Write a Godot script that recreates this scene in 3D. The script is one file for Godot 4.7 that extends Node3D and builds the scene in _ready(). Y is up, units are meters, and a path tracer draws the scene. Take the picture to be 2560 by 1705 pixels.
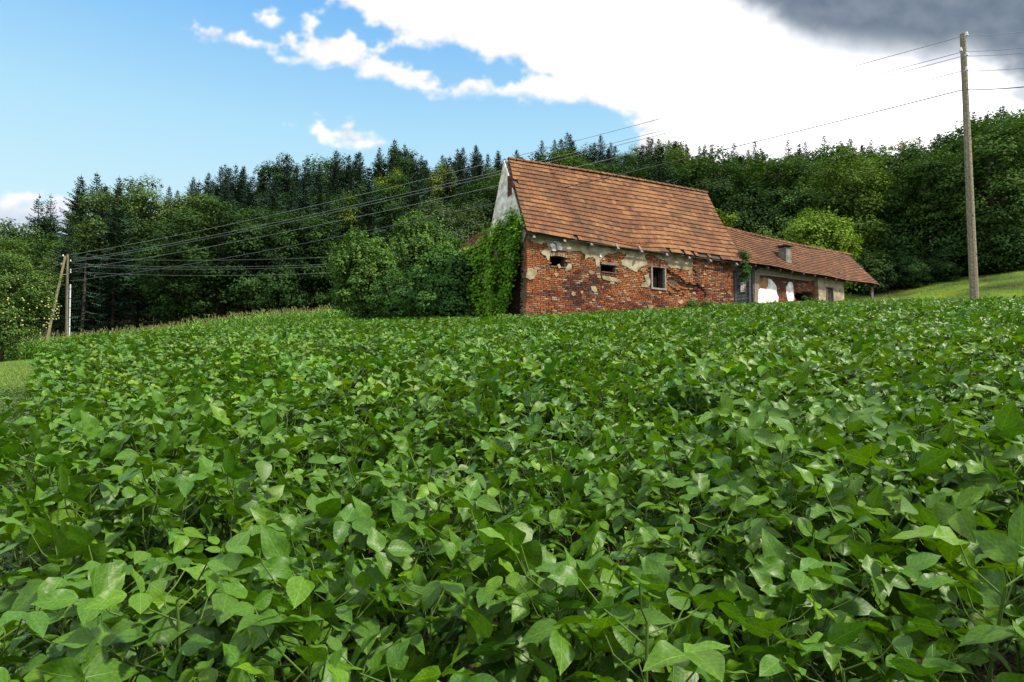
extends Node3D

# ---------------------------------------------------------------- camera maths
const F := 1600.0
const YH := 980.0
const EYE := Vector3(0, 1.5, 0)
var pitch := atan((YH - 852.5) / F)
var rng := RandomNumberGenerator.new()
var M := {}
var used := {}
var noise_a := FastNoiseLite.new()
var noise_b := FastNoiseLite.new()

func ray(px: float, py: float) -> Vector3:
	var X := (px - 1280.0) / F
	var Y := (852.5 - py) / F
	var c := cos(pitch)
	var s := sin(pitch)
	return Vector3(X, Y * c + s, -(c - Y * s))

func at_depth(px: float, py: float, d: float) -> Vector3:
	var r := ray(px, py)
	return EYE + r * (d / -r.z)

func on_plane(px: float, py: float, p: Vector3, n: Vector3) -> Vector3:
	var r := ray(px, py)
	return EYE + r * ((p - EYE).dot(n) / r.dot(n))

func to_px(p: Vector3) -> Vector2:
	var q := p - EYE
	var c := cos(pitch)
	var s := sin(pitch)
	var dep := -q.z * c + q.y * s
	var up := q.y * c + q.z * s
	return Vector2(1280.0 + F * q.x / dep, 852.5 - F * up / dep)

# ---------------------------------------------------------------- mesh builder
class MB:
	var v := PackedVector3Array()
	var n := PackedVector3Array()
	var c := PackedColorArray()
	var uv := PackedVector2Array()
	var ix := PackedInt32Array()
	func tri(a: Vector3, b: Vector3, d: Vector3, col: Color) -> void:
		var nn := (d - a).cross(b - a).normalized()
		var k := v.size()
		v.append(a); v.append(b); v.append(d)
		for i in 3:
			n.append(nn); c.append(col)
		uv.append(Vector2(0, 0)); uv.append(Vector2(1, 0)); uv.append(Vector2(1, 1))
		ix.append(k); ix.append(k + 1); ix.append(k + 2)
	func quad(a: Vector3, b: Vector3, d: Vector3, e: Vector3, col: Color) -> void:
		var nn := (d - a).cross(b - a)
		if nn.length_squared() < 1e-14:
			nn = (e - a).cross(d - a)
		nn = nn.normalized()
		var k := v.size()
		v.append(a); v.append(b); v.append(d); v.append(e)
		for i in 4:
			n.append(nn); c.append(col)
		uv.append(Vector2(0, 0)); uv.append(Vector2(1, 0)); uv.append(Vector2(1, 1)); uv.append(Vector2(0, 1))
		ix.append(k); ix.append(k + 1); ix.append(k + 2); ix.append(k); ix.append(k + 2); ix.append(k + 3)
	# eight corners: bottom 0..3 going round, top 4..7 above them
	func hexa(p: Array, col: Color) -> void:
		var mid := Vector3.ZERO
		for q: Vector3 in p:
			mid += q
		mid /= 8.0
		for f: Array in [[0, 1, 2, 3], [4, 5, 6, 7], [0, 1, 5, 4], [1, 2, 6, 5], [2, 3, 7, 6], [3, 0, 4, 7]]:
			var a: Vector3 = p[f[0]]
			var b: Vector3 = p[f[1]]
			var d: Vector3 = p[f[2]]
			var e: Vector3 = p[f[3]]
			if (d - a).cross(b - a).dot(a + d - mid * 2.0) < 0.0:
				quad(a, e, d, b, col)
			else:
				quad(a, b, d, e, col)
	func box(t: Transform3D, size: Vector3, col: Color) -> void:
		var h := size * 0.5
		var p := []
		for y: float in [-1.0, 1.0]:
			for s: Vector2 in [Vector2(-1, -1), Vector2(1, -1), Vector2(1, 1), Vector2(-1, 1)]:
				p.append(t * Vector3(s.x * h.x, y * h.y, s.y * h.z))
		hexa(p, col)
	func tube(pts: PackedVector3Array, rad: PackedFloat32Array, sides: int, col: Color, cap := true) -> void:
		var k0 := v.size()
		var cnt := pts.size()
		var ref := Vector3(0.31, 0.2, 0.93).normalized()
		for i in cnt:
			var dir: Vector3 = (pts[mini(i + 1, cnt - 1)] - pts[maxi(i - 1, 0)]).normalized()
			var a := ref - dir * ref.dot(dir)
			if a.length() < 0.05:
				a = Vector3(1, 0, 0) - dir * dir.x
			a = a.normalized()
			var b := dir.cross(a)
			for j in sides + 1:
				var w := TAU * j / sides
				var o := a * cos(w) + b * sin(w)
				v.append(pts[i] + o * rad[i])
				n.append(o)
				c.append(col)
				uv.append(Vector2(float(j) / sides, float(i)))
		for i in cnt - 1:
			for j in sides:
				var q := k0 + i * (sides + 1) + j
				ix.append(q); ix.append(q + sides + 1); ix.append(q + 1)
				ix.append(q + 1); ix.append(q + sides + 1); ix.append(q + sides + 2)
		if cap:
			for e: int in [0, cnt - 1]:
				var k := v.size()
				var dir: Vector3 = (pts[0] - pts[1]).normalized() if e == 0 else (pts[e] - pts[e - 1]).normalized()
				v.append(pts[e]); n.append(dir); c.append(col); uv.append(Vector2(0.5, 0.5))
				for j in sides + 1:
					v.append(v[k0 + e * (sides + 1) + j]); n.append(dir); c.append(col); uv.append(Vector2(0.5, 0.5))
				for j in sides:
					if e == 0:
						ix.append(k); ix.append(k + 1 + j); ix.append(k + 2 + j)
					else:
						ix.append(k); ix.append(k + 2 + j); ix.append(k + 1 + j)
	func bar(a: Vector3, b: Vector3, r: float, sides: int, col: Color) -> void:
		tube(PackedVector3Array([a, b]), PackedFloat32Array([r, r]), sides, col)
	func put(o: MB, t: Transform3D, tint := Color.WHITE) -> void:
		var k := v.size()
		for i in o.v.size():
			v.append(t * o.v[i])
			n.append((t.basis * o.n[i]).normalized())
			c.append(o.c[i] * tint)
		uv.append_array(o.uv)
		for i in o.ix:
			ix.append(k + i)
	func mesh() -> ArrayMesh:
		var m := ArrayMesh.new()
		var a := []
		a.resize(Mesh.ARRAY_MAX)
		a[Mesh.ARRAY_VERTEX] = v
		a[Mesh.ARRAY_NORMAL] = n
		a[Mesh.ARRAY_COLOR] = c
		a[Mesh.ARRAY_TEX_UV] = uv
		a[Mesh.ARRAY_INDEX] = ix
		m.add_surface_from_arrays(Mesh.PRIMITIVE_TRIANGLES, a)
		return m

# ---------------------------------------------------------------- nodes
func numbered(called: String) -> String:
	var k: int = used.get(called, 0)
	used[called] = k + 1
	return called if k == 0 else "%s_%03d" % [called, k]

func thing(called: String, label: String, category: String, where := Vector3.ZERO, group := "") -> Node3D:
	var o := Node3D.new()
	o.name = numbered(called)
	add_child(o)
	o.position = where
	tag(o, label, category, group)
	return o

func tag(o: Node, label: String, category: String, group := "") -> void:
	o.set_meta("label", label)
	o.set_meta("category", category)
	if group:
		o.set_meta("group", group)

func part(called: String, mesh: Mesh, m: Material, parent: Node3D, t := Transform3D()) -> MeshInstance3D:
	var o := MeshInstance3D.new()
	o.name = called if parent != self else numbered(called)
	o.mesh = mesh
	o.material_override = m
	o.transform = t
	parent.add_child(o, true)
	return o

func structure(called: String, mesh: Mesh, m: Material) -> MeshInstance3D:
	var o := part(called, mesh, m, self)
	o.set_meta("kind", "structure")
	return o

func multi(called: String, mesh: Mesh, m: Material, places: Array, tints: Array, parent: Node3D) -> MultiMeshInstance3D:
	var mm := MultiMesh.new()
	mm.transform_format = MultiMesh.TRANSFORM_3D
	mm.use_colors = true
	mm.mesh = mesh
	mm.instance_count = places.size()
	for i in places.size():
		mm.set_instance_transform(i, places[i])
		mm.set_instance_color(i, tints[i])
	var o := MultiMeshInstance3D.new()
	o.name = called if parent != self else numbered(called)
	o.multimesh = mm
	o.material_override = m
	o.set_meta("kind", "stuff")
	parent.add_child(o, true)
	return o

# ---------------------------------------------------------------- materials
func noise_tex(freq: float, seed_: int, lo: Color, hi: Color, size := 512, octaves := 4) -> NoiseTexture2D:
	var f := FastNoiseLite.new()
	f.seed = seed_
	f.frequency = freq
	f.fractal_octaves = octaves
	var t := NoiseTexture2D.new()
	t.width = size
	t.height = size
	t.seamless = true
	t.noise = f
	var g := Gradient.new()
	g.set_color(0, lo)
	g.set_color(1, hi)
	g.set_offset(0, 0.25)
	g.set_offset(1, 0.75)
	t.color_ramp = g
	return t

func mat(lin: Color, rough: float, vertex := false, spec := 0.5) -> StandardMaterial3D:
	var m := StandardMaterial3D.new()
	m.albedo_color = lin.linear_to_srgb()
	m.roughness = rough
	m.metallic_specular = spec
	m.vertex_color_use_as_albedo = vertex
	m.cull_mode = BaseMaterial3D.CULL_DISABLED
	return m

func rough_mat(lin: Color, rough: float, tex: Texture2D, scale: float, bump: Texture2D, bump_cm: float, vertex := true) -> StandardMaterial3D:
	var m := mat(lin, rough, vertex, 0.3)
	m.albedo_texture = tex
	m.uv1_triplanar = true
	m.uv1_world_triplanar = true
	m.uv1_scale = Vector3.ONE * scale
	if bump:
		m.heightmap_enabled = true
		m.heightmap_texture = bump
		m.heightmap_scale = bump_cm
	return m

func leaf_mat(lin: Color, rough: float, back: Color, spec := 0.5) -> StandardMaterial3D:
	var m := mat(lin, rough, true, spec)
	m.backlight_enabled = true
	m.backlight = back.linear_to_srgb()
	return m

func leaf_images() -> Array:
	var n := 256
	var col := Image.create(n, n, false, Image.FORMAT_RGB8)
	var hgt := Image.create(n, n, false, Image.FORMAT_RGB8)
	for j in n:
		for i in n:
			var x := (i + 0.5) / n * 2.0 - 1.0
			var y := (j + 0.5) / n
			var mid := clampf(1.0 - absf(x) / 0.035, 0.0, 1.0)
			# side veins leave the midrib and run forward
			var s := (y - absf(x) * 0.30) * 7.0
			var d := absf(s - roundf(s)) / 7.0
			var side := clampf(1.0 - d / 0.012, 0.0, 1.0) * (1.0 - absf(x) * 0.5)
			var vein := maxf(mid * 0.9, side * 0.5)
			var fine := noise_a.get_noise_2d(i * 7.0, j * 7.0) * 0.10 + noise_a.get_noise_2d(i * 1.3, j * 1.3 + 900.0) * 0.12
			var base := 0.66 + fine
			col.set_pixel(i, j, Color(clampf(base + vein * 0.34, 0, 1), clampf(base + vein * 0.28, 0, 1), clampf(base + vein * 0.10, 0, 1)))
			var puff := cos((s - roundf(s)) * PI) * -0.5 + 0.5
			var h := clampf(0.75 - puff * 0.35 - mid * 0.45 + fine * 0.8, 0.0, 1.0)
			hgt.set_pixel(i, j, Color(h, h, h))
	return [ImageTexture.create_from_image(col), ImageTexture.create_from_image(hgt)]

func make_materials() -> void:
	var grain := noise_tex(0.02, 3, Color(0.62, 0.62, 0.62), Color(1, 1, 1))
	var blotch := noise_tex(0.008, 5, Color(0.72, 0.70, 0.66), Color(1, 1, 1), 512, 6)
	var fine := noise_tex(0.06, 8, Color(0, 0, 0), Color(1, 1, 1), 512, 5)
	M.brick = rough_mat(Color.WHITE, 0.92, grain, 2.2, fine, 1.2)
	M.mortar = rough_mat(Color(0.14, 0.10, 0.07), 0.96, grain, 1.7, fine, 2.0)
	M.inner = rough_mat(Color(0.34, 0.27, 0.20), 0.95, grain, 1.2, fine, 1.0)
	M.plaster = rough_mat(Color.WHITE, 0.93, blotch, 0.55, fine, 0.6)
	M.tile = rough_mat(Color.WHITE, 0.86, grain, 1.9, fine, 0.5)
	M.deck = rough_mat(Color(0.08, 0.062, 0.05), 0.95, grain, 1.0, null, 0.0)
	M.wood = rough_mat(Color.WHITE, 0.88, blotch, 2.5, fine, 0.5)
	M.soil = rough_mat(Color(0.055, 0.040, 0.026), 1.0, blotch, 0.7, fine, 3.0)
	M.grass_ground = rough_mat(Color.WHITE, 1.0, noise_tex(0.012, 21, Color(0.6, 0.68, 0.5), Color(1, 1, 1), 512, 6), 0.11, fine, 4.0)
	M.metal = mat(Color(0.25, 0.25, 0.26), 0.5)
	M.metal.metallic = 0.6
	M.wire = mat(Color(0.20, 0.21, 0.22), 0.45)
	M.wire.metallic = 0.6
	M.cable = mat(Color(0.02, 0.021, 0.025), 0.5)
	M.glass_insulator = mat(Color(0.55, 0.56, 0.55), 0.25)
	M.leaf = leaf_mat(Color.WHITE, 0.8, Color(0.40, 0.50, 0.08), 0.16)
	M.needle = leaf_mat(Color.WHITE, 0.75, Color(0.12, 0.16, 0.08), 0.25)
	M.bark = rough_mat(Color.WHITE, 0.95, blotch, 1.5, fine, 2.0)
	var im := leaf_images()
	M.soy = leaf_mat(Color(1.0, 1.0, 1.0), 0.42, Color(0.56, 0.60, 0.012), 0.34)
	M.soy.albedo_texture = im[0]
	M.soy.heightmap_enabled = true
	M.soy.heightmap_texture = im[1]
	M.soy.heightmap_scale = 0.10
	M.stem = mat(Color.WHITE, 0.85, true, 0.15)
	M.maize = leaf_mat(Color.WHITE, 0.5, Color(0.3, 0.4, 0.06), 0.25)
	M.blade = leaf_mat(Color.WHITE, 0.6, Color(0.4, 0.5, 0.1))
	M.sign = mat(Color(0.75, 0.32, 0.02), 0.5)
	M.white_paint = mat(Color(0.36, 0.41, 0.44), 0.5)
	M.dark_band = mat(Color(0.02, 0.025, 0.03), 0.6)
	M.petal = leaf_mat(Color(0.78, 0.72, 0.78), 0.6, Color(0.5, 0.5, 0.5))
	M.fruit = mat(Color(0.30, 0.30, 0.10), 0.5)

# ---------------------------------------------------------------- sky
func poly_sdf(p: Vector2, poly: PackedVector2Array) -> float:
	var best := 1e18
	for i in poly.size():
		var q := Geometry2D.get_closest_point_to_segment(p, poly[i], poly[(i + 1) % poly.size()])
		best = minf(best, p.distance_squared_to(q))
	return sqrt(best) * (1.0 if Geometry2D.is_point_in_polygon(p, poly) else -1.0)

const GX := 150
const GY := 92
const G0 := Vector2(-700, -900)
const GS := 28.0
func grid_of(polys: Array) -> PackedFloat32Array:
	var out := PackedFloat32Array()
	out.resize(GX * GY)
	for j in GY:
		for i in GX:
			var p := G0 + Vector2(i, j) * GS
			var b := -1e9
			for poly: PackedVector2Array in polys:
				b = maxf(b, poly_sdf(p, poly))
			out[j * GX + i] = b
	return out

func grid_at(g: PackedFloat32Array, p: Vector2) -> float:
	var q := (p - G0) / GS
	var x := clampf(q.x, 0.0, GX - 1.01)
	var y := clampf(q.y, 0.0, GY - 1.01)
	var i := int(x)
	var j := int(y)
	var fx := x - i
	var fy := y - j
	var k := j * GX + i
	return lerpf(lerpf(g[k], g[k + 1], fx), lerpf(g[k + GX], g[k + GX + 1], fx), fy)

func make_sky() -> PanoramaSkyMaterial:
	# outlines of the clouds, as directions given by picture positions
	var white := [
		PackedVector2Array([Vector2(560, -900), Vector2(640, -300), Vector2(780, -60), Vector2(812, 8), Vector2(880, 22), Vector2(935, 58), Vector2(975, 88), Vector2(1060, 112), Vector2(1130, 112), Vector2(1230, 142), Vector2(1300, 160), Vector2(1365, 192), Vector2(1290, 212), Vector2(1210, 196), Vector2(1120, 208), Vector2(1060, 192), Vector2(1010, 160), Vector2(960, 130), Vector2(905, 118), Vector2(870, 92), Vector2(836, 96), Vector2(800, 78), Vector2(762, 96), Vector2(715, 104), Vector2(676, 122), Vector2(690, 142), Vector2(740, 158), Vector2(800, 152), Vector2(860, 170), Vector2(905, 188), Vector2(990, 200), Vector2(1060, 226), Vector2(1120, 238), Vector2(1200, 232), Vector2(1290, 236), Vector2(1360, 254), Vector2(1450, 256), Vector2(1525, 266), Vector2(1575, 292), Vector2(1592, 332), Vector2(1600, 380), Vector2(1560, 460), Vector2(3400, 560), Vector2(3400, -900)]),
		PackedVector2Array([Vector2(484, 72), Vector2(530, 68), Vector2(560, 80), Vector2(610, 82), Vector2(655, 104), Vector2(656, 118), Vector2(560, 106), Vector2(500, 90)]),
		PackedVector2Array([Vector2(780, 322), Vector2(850, 314), Vector2(905, 326), Vector2(955, 345), Vector2(966, 362), Vector2(900, 366), Vector2(830, 352)]),
		PackedVector2Array([Vector2(762, 58), Vector2(800, 60), Vector2(802, 80), Vector2(770, 78)]),
		PackedVector2Array([Vector2(676, 48), Vector2(706, 36), Vector2(712, 48), Vector2(690, 60)]),
		PackedVector2Array([Vector2(726, 304), Vector2(752, 306), Vector2(750, 318), Vector2(730, 316)]),
		PackedVector2Array([Vector2(-700, 480), Vector2(-100, 490), Vector2(0, 488), Vector2(60, 498), Vector2(130, 500), Vector2(190, 520), Vector2(230, 640), Vector2(-700, 700)]),
	]
	var dark := [PackedVector2Array([Vector2(1560, -900), Vector2(1690, -200), Vector2(1800, -30), Vector2(1880, 30), Vector2(1960, 84), Vector2(2060, 120), Vector2(2170, 134), Vector2(2270, 140), Vector2(2330, 160), Vector2(2420, 138), Vector2(2500, 172), Vector2(2540, 230), Vector2(2620, 290), Vector2(2760, 320), Vector2(3400, 330), Vector2(3400, -900)])]
	var gw := grid_of(white)
	var gd := grid_of(dark)
	var W := 2816
	var H := 1408
	var im := Image.create(W, H, false, Image.FORMAT_RGBF)
	im.fill(Color(0.10, 0.12, 0.06))
	var warp := FastNoiseLite.new()
	warp.seed = 77
	warp.frequency = 0.009
	warp.fractal_octaves = 6
	warp.fractal_gain = 0.58
	var big := FastNoiseLite.new()
	big.seed = 12
	big.frequency = 1.1
	big.fractal_octaves = 5
	var c := cos(pitch)
	var s := sin(pitch)
	var blues := Gradient.new()
	blues.offsets = PackedFloat32Array([0.0, 0.25, 0.37, 0.52, 1.0])
	blues.colors = PackedColorArray([Color(0.329, 0.445, 0.490), Color(0.303, 0.436, 0.490), Color(0.223, 0.383, 0.490), Color(0.102, 0.258, 0.472), Color(0.053, 0.178, 0.401)])
	for j in H / 2 + 4:
		var el := (0.5 - (j + 0.5) / H) * PI
		var y := sin(el)
		var ce := cos(el)
		var blue := blues.sample(clampf(y, 0.0, 1.0))
		for i in W:
			var az := (i + 0.5) / W * TAU      # 0 looks down -z
			var d := Vector3(sin(az) * ce, y, -cos(az) * ce)
			var dep := -d.z * c + d.y * s
			var wht := -1.0
			var drk := 0.0
			var near_frame := 0.0
			var p := Vector2.ZERO
			var w1 := 0.0
			if dep > 0.3:
				p = Vector2(1280.0 + F * d.x / dep, 852.5 - F * (d.y * c + d.z * s) / dep)
				near_frame = clampf(minf(minf(p.x + 650.0, 3350.0 - p.x), p.y + 850.0) / 350.0, 0.0, 1.0)
			var cloud := 0.0
			var body := 240.0
			var shade := 0.0
			if near_frame > 0.0:
				w1 = warp.get_noise_2d(p.x, p.y * 1.5)
				var w2 := warp.get_noise_2d(p.x + 5000.0, p.y * 1.5)
				var sw := grid_at(gw, p + Vector2(w1, w2) * 34.0) + w2 * 32.0 + 2.0
				cloud = smoothstep(-10.0, 18.0, sw + w1 * 22.0)
				body = lerpf(240.0, sw, near_frame)
				var sd := grid_at(gd, p + Vector2(w2, w1) * 40.0) + w1 * 60.0
				shade = smoothstep(-130.0, 70.0, sd)
			if near_frame < 1.0:
				var q := Vector2(d.x, d.z) / (y + 0.18)
				var b := big.get_noise_2d(q.x, q.y)
				var oc := smoothstep(-0.18, 0.12, b + 0.10)
				var os := smoothstep(0.12, 0.5, b) * 0.75
				cloud = lerpf(oc, cloud, near_frame)
				shade = lerpf(os, shade, near_frame)
			var lum := lerpf(0.50, 1.36, smoothstep(8.0, 170.0, body)) * (1.0 + 0.25 * w1)
			var wc := Color(lum, lum, lum * 1.015)
			if near_frame > 0.0 and p.y > 470.0 and p.x < 400.0:
				wc = wc.lerp(Color(0.32, 0.36, 0.43), clampf((p.y - 490.0) / 60.0, 0.0, 0.95) * near_frame)
			var grey := Color(0.078, 0.105, 0.142).lerp(Color(0.125, 0.152, 0.190), clampf(0.5 + w1 * 0.8, 0.0, 1.0))
			im.set_pixel(i, j, blue.lerp(wc.lerp(grey, shade), cloud))
	var sky := PanoramaSkyMaterial.new()
	sky.panorama = ImageTexture.create_from_image(im)
	sky.filter = true
	return sky

# ---------------------------------------------------------------- ground
func ground(x: float, d: float) -> float:
	var dn := clampf(d, 0.0, 60.0)
	var g := 0.158 * dn - 0.00045 * dn * dn + maxf(0.0, d - 60.0) * 0.104 + minf(d, 0.0) * 0.1 + 0.035 * x
	if x < 0.0:
		var m := minf(-x, 45.0)
		g -= 0.0014 * m * m
	var q := x / maxf(d, 1.0)
	var d0: float
	if q < -0.3:
		d0 = remap(clampf(q, -0.9, -0.3), -0.9, -0.3, 88.0, 76.0)
	elif q < 0.3:
		d0 = remap(q, -0.3, 0.3, 76.0, 58.0)
	else:
		d0 = remap(clampf(q, 0.3, 0.8), 0.3, 0.8, 58.0, 31.0)
	var e := d - d0
	if e > 0.0:
		g += lerpf(0.26, 0.165, clampf((q - 0.3) / 0.3, 0.0, 1.0)) * (sqrt(e * e + 64.0) - 8.0)
	if d > 205.0:
		g -= (d - 205.0) * 0.30
	g += noise_b.get_noise_2d(x * 3.0, d * 3.0) * minf(0.25, d * 0.006)
	return g

func gpos(x: float, d: float) -> Vector3:
	return Vector3(x, ground(x, d), -d)

# where the sight line through a picture position meets the ground
func hit_ground(px: float, py: float, lift := 0.0) -> Vector3:
	var r := ray(px, py)
	r /= -r.z
	var d := 0.5
	while d < 300.0:
		var p := EYE + r * d
		if p.y < ground(p.x, d) + lift:
			return p
		d += 0.1
	return EYE + r * 300.0

var field := PackedVector2Array([Vector2(-0.80, 0.5), Vector2(-1.17, 1.6), Vector2(-1.48, 2.1), Vector2(-1.95, 2.7), Vector2(-2.72, 3.65), Vector2(-3.82, 5.3), Vector2(-4.98, 6.9), Vector2(-7.3, 10.1), Vector2(-12.6, 17.5), Vector2(-23.0, 31.0), Vector2(-31.0, 43.0), Vector2(-33.8, 49.0), Vector2(-20, 47.5), Vector2(-12, 41), Vector2(-5, 32), Vector2(-1.2, 26.3), Vector2(0.7, 24.7), Vector2(9.5, 29.3), Vector2(14, 33.2), Vector2(20, 37.0), Vector2(21, 30.0), Vector2(20.0, 26.0), Vector2(24, 24.5), Vector2(45, 24), Vector2(45, 4), Vector2(6, 0.6)])

func make_ground() -> void:
	var b := MB.new()
	var xs := PackedFloat32Array()
	var ds := PackedFloat32Array()
	var x := -260.0
	while x <= 260.0:
		xs.append(x)
		x += 2.0 if absf(x) < 60.0 else 8.0
	var d := -12.0
	while d <= 420.0:
		ds.append(d)
		d += 1.5 if d < 70.0 else 6.0
	for j in ds.size():
		for i in xs.size():
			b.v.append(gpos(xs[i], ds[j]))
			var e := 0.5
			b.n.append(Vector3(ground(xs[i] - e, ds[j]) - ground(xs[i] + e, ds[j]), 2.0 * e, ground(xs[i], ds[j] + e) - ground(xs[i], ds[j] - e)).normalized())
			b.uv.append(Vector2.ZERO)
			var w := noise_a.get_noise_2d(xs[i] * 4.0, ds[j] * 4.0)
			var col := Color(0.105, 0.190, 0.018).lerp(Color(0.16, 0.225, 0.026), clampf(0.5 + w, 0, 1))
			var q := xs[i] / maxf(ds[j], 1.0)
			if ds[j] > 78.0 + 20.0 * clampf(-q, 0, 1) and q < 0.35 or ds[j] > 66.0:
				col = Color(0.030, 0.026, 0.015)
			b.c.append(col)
	var nx := xs.size()
	for j in ds.size() - 1:
		for i in nx - 1:
			var k := j * nx + i
			for q2: int in [k, k + nx, k + 1, k + 1, k + nx, k + nx + 1]:
				b.ix.append(q2)
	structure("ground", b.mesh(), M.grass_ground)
	# bare soil under the crop
	var s := MB.new()
	var cell := 1.0
	var xx := -36.0
	while xx < 46.0:
		var dd := 0.0
		while dd < 51.0:
			if Geometry2D.is_point_in_polygon(Vector2(xx + 0.5, dd + 0.5), field):
				var o := Vector3(0, 0.02, 0)
				s.quad(gpos(xx, dd) + o, gpos(xx, dd + cell) + o, gpos(xx + cell, dd + cell) + o, gpos(xx + cell, dd) + o, Color.WHITE)
			dd += cell
		xx += cell
	structure("field_soil", s.mesh(), M.soil)

# ---------------------------------------------------------------- soybeans
func leaflet(b: MB, t: Transform3D, L: float, Wd: float, na: int, nc: int, fold: float, droop: float, wave: float, ph: float, col: Color) -> void:
	var k0 := b.v.size()
	for i in na + 1:
		var y := float(i) / na
		var w := Wd * 0.5 * 3.08 * pow(y, 0.60) * pow(1.0 - y, 1.15)
		if i == 0:
			w = Wd * 0.06
		var a := droop * y
		var cy := L * (sin(a) / a if absf(a) > 0.01 else 1.0) * y
		var cz := -L * y * (1.0 - cos(a)) / maxf(absf(a), 0.01) * signf(a)
		for j in nc + 1:
			var x := float(j) / nc * 2.0 - 1.0
			var lift := absf(x) * w * fold + sin(y * 9.0 + ph + x * 1.5) * wave * w * absf(x)
			b.v.append(t * Vector3(x * w, cz + lift, -cy))
			b.uv.append(Vector2(x * 0.5 * (w / (Wd * 0.5)) + 0.5, y))
			b.c.append(col)
			b.n.append(Vector3.UP)
	var row := nc + 1
	for i in na:
		for j in nc:
			var k := k0 + i * row + j
			for q: int in [k, k + row, k + 1, k + 1, k + row, k + row + 1]:
				b.ix.append(q)
	# smooth normals
	for i in na + 1:
		for j in row:
			var k := k0 + i * row + j
			var iu := k0 + mini(i + 1, na) * row + j
			var id := k0 + maxi(i - 1, 0) * row + j
			var jr := k0 + i * row + mini(j + 1, nc)
			var jl := k0 + i * row + maxi(j - 1, 0)
			if i == na or i == 0:
				var ii := na - 1 if i == na else 1
				jr = k0 + ii * row + mini(j + 1, nc)
				jl = k0 + ii * row + maxi(j - 1, 0)
			var nn := (b.v[jr] - b.v[jl]).cross(b.v[iu] - b.v[id])
			b.n[k] = nn.normalized() if nn.length_squared() > 1e-16 else t.basis.y.normalized()

func trifoliate(sd: int, na: int, nc: int) -> MB:
	var g := RandomNumberGenerator.new()
	g.seed = sd
	var b := MB.new()
	var L := g.randf_range(0.070, 0.100)
	var Wd := L * g.randf_range(0.52, 0.64)
	for k in 3:
		var ang: float = [0.0, 1.35, -1.35][k] + g.randf_range(-0.25, 0.25)
		var base := Vector3(0, 0, -0.026) if k == 0 else Vector3.ZERO
		var tilt := g.randf_range(-0.55, 0.55)
		var roll := g.randf_range(-0.75, 0.75)
		var bs := Basis(Vector3.UP, ang) * Basis(Vector3.RIGHT, tilt) * Basis(Vector3.FORWARD, roll)
		var tone := g.randf_range(0.82, 1.15)
		leaflet(b, Transform3D(bs, base), L * (1.0 if k == 0 else 0.92), Wd, na, nc, g.randf_range(0.02, 0.42), g.randf_range(-0.2, 0.75), g.randf_range(0.05, 0.30), g.randf() * 6.0, Color(0.178 * tone, 0.425 * tone, 0.034 * tone))
	return b

# the leaves of one plant: [variant, transform], and its stem with petioles
func plant_plan(sd: int) -> Dictionary:
	var g := RandomNumberGenerator.new()
	g.seed = sd
	var leaves := []
	var st := MB.new()
	var hgt := g.randf_range(0.56, 0.72)
	var lean := Vector3(g.randf_range(-0.10, 0.10), 0, g.randf_range(-0.10, 0.10))
	var green := Color(0.045, 0.08, 0.018)
	st.tube(PackedVector3Array([Vector3(0, -0.05, 0), Vector3(0, hgt * 0.5, 0) + lean * 0.5, Vector3(0, hgt, 0) + lean]), PackedFloat32Array([0.006, 0.005, 0.003]), 5, green)
	var a := g.randf() * TAU
	var cnt := 17
	for k in cnt:
		var f := 0.36 + 0.64 * pow(k / (cnt - 1.0), 0.75)
		var p0 := Vector3(0, hgt * f, 0) + lean * f
		a += 2.4 + g.randf_range(-0.4, 0.4)
		var out := Vector3(cos(a), 0, sin(a))
		var len := lerpf(0.24, 0.13, f) * g.randf_range(0.7, 1.3)
		var rise := g.randf_range(0.5, 1.3)
		var p2 := p0 + (out + Vector3(0, rise, 0)).normalized() * len
		var p1 := (p0 + p2) * 0.5 + out * 0.02
		st.tube(PackedVector3Array([p0, p1, p2]), PackedFloat32Array([0.0021, 0.0018, 0.0016]), 4, Color(0.055, 0.095, 0.020), false)
		var bs := Basis(Vector3.UP, -a - PI / 2.0) * Basis(Vector3.RIGHT, g.randf_range(-0.45, 0.75) + (0.5 if g.randf() < 0.3 else 0.0)) * Basis(Vector3.FORWARD, g.randf_range(-0.5, 0.5))
		leaves.append([g.randi() % 7, Transform3D(bs.scaled(Vector3.ONE * g.randf_range(0.78, 1.18) * (0.72 if k == cnt - 1 else 1.0)), p2)])
	if sd % 2 == 0:
		for k in 6:   # young pods in a cluster on the stem
			var p := Vector3(0, hgt * 0.62, 0) + lean * 0.6
			var w := g.randf() * TAU
			var e := p + Vector3(cos(w) * 0.02, -0.04 + g.randf() * 0.05, sin(w) * 0.02)
			st.tube(PackedVector3Array([p, (p + e) * 0.5 + Vector3(cos(w), 0, sin(w)) * 0.008, e]), PackedFloat32Array([0.002, 0.005, 0.0012]), 5, Color(0.20, 0.20, 0.08))
	return {"leaves": leaves, "stem": st}

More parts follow.
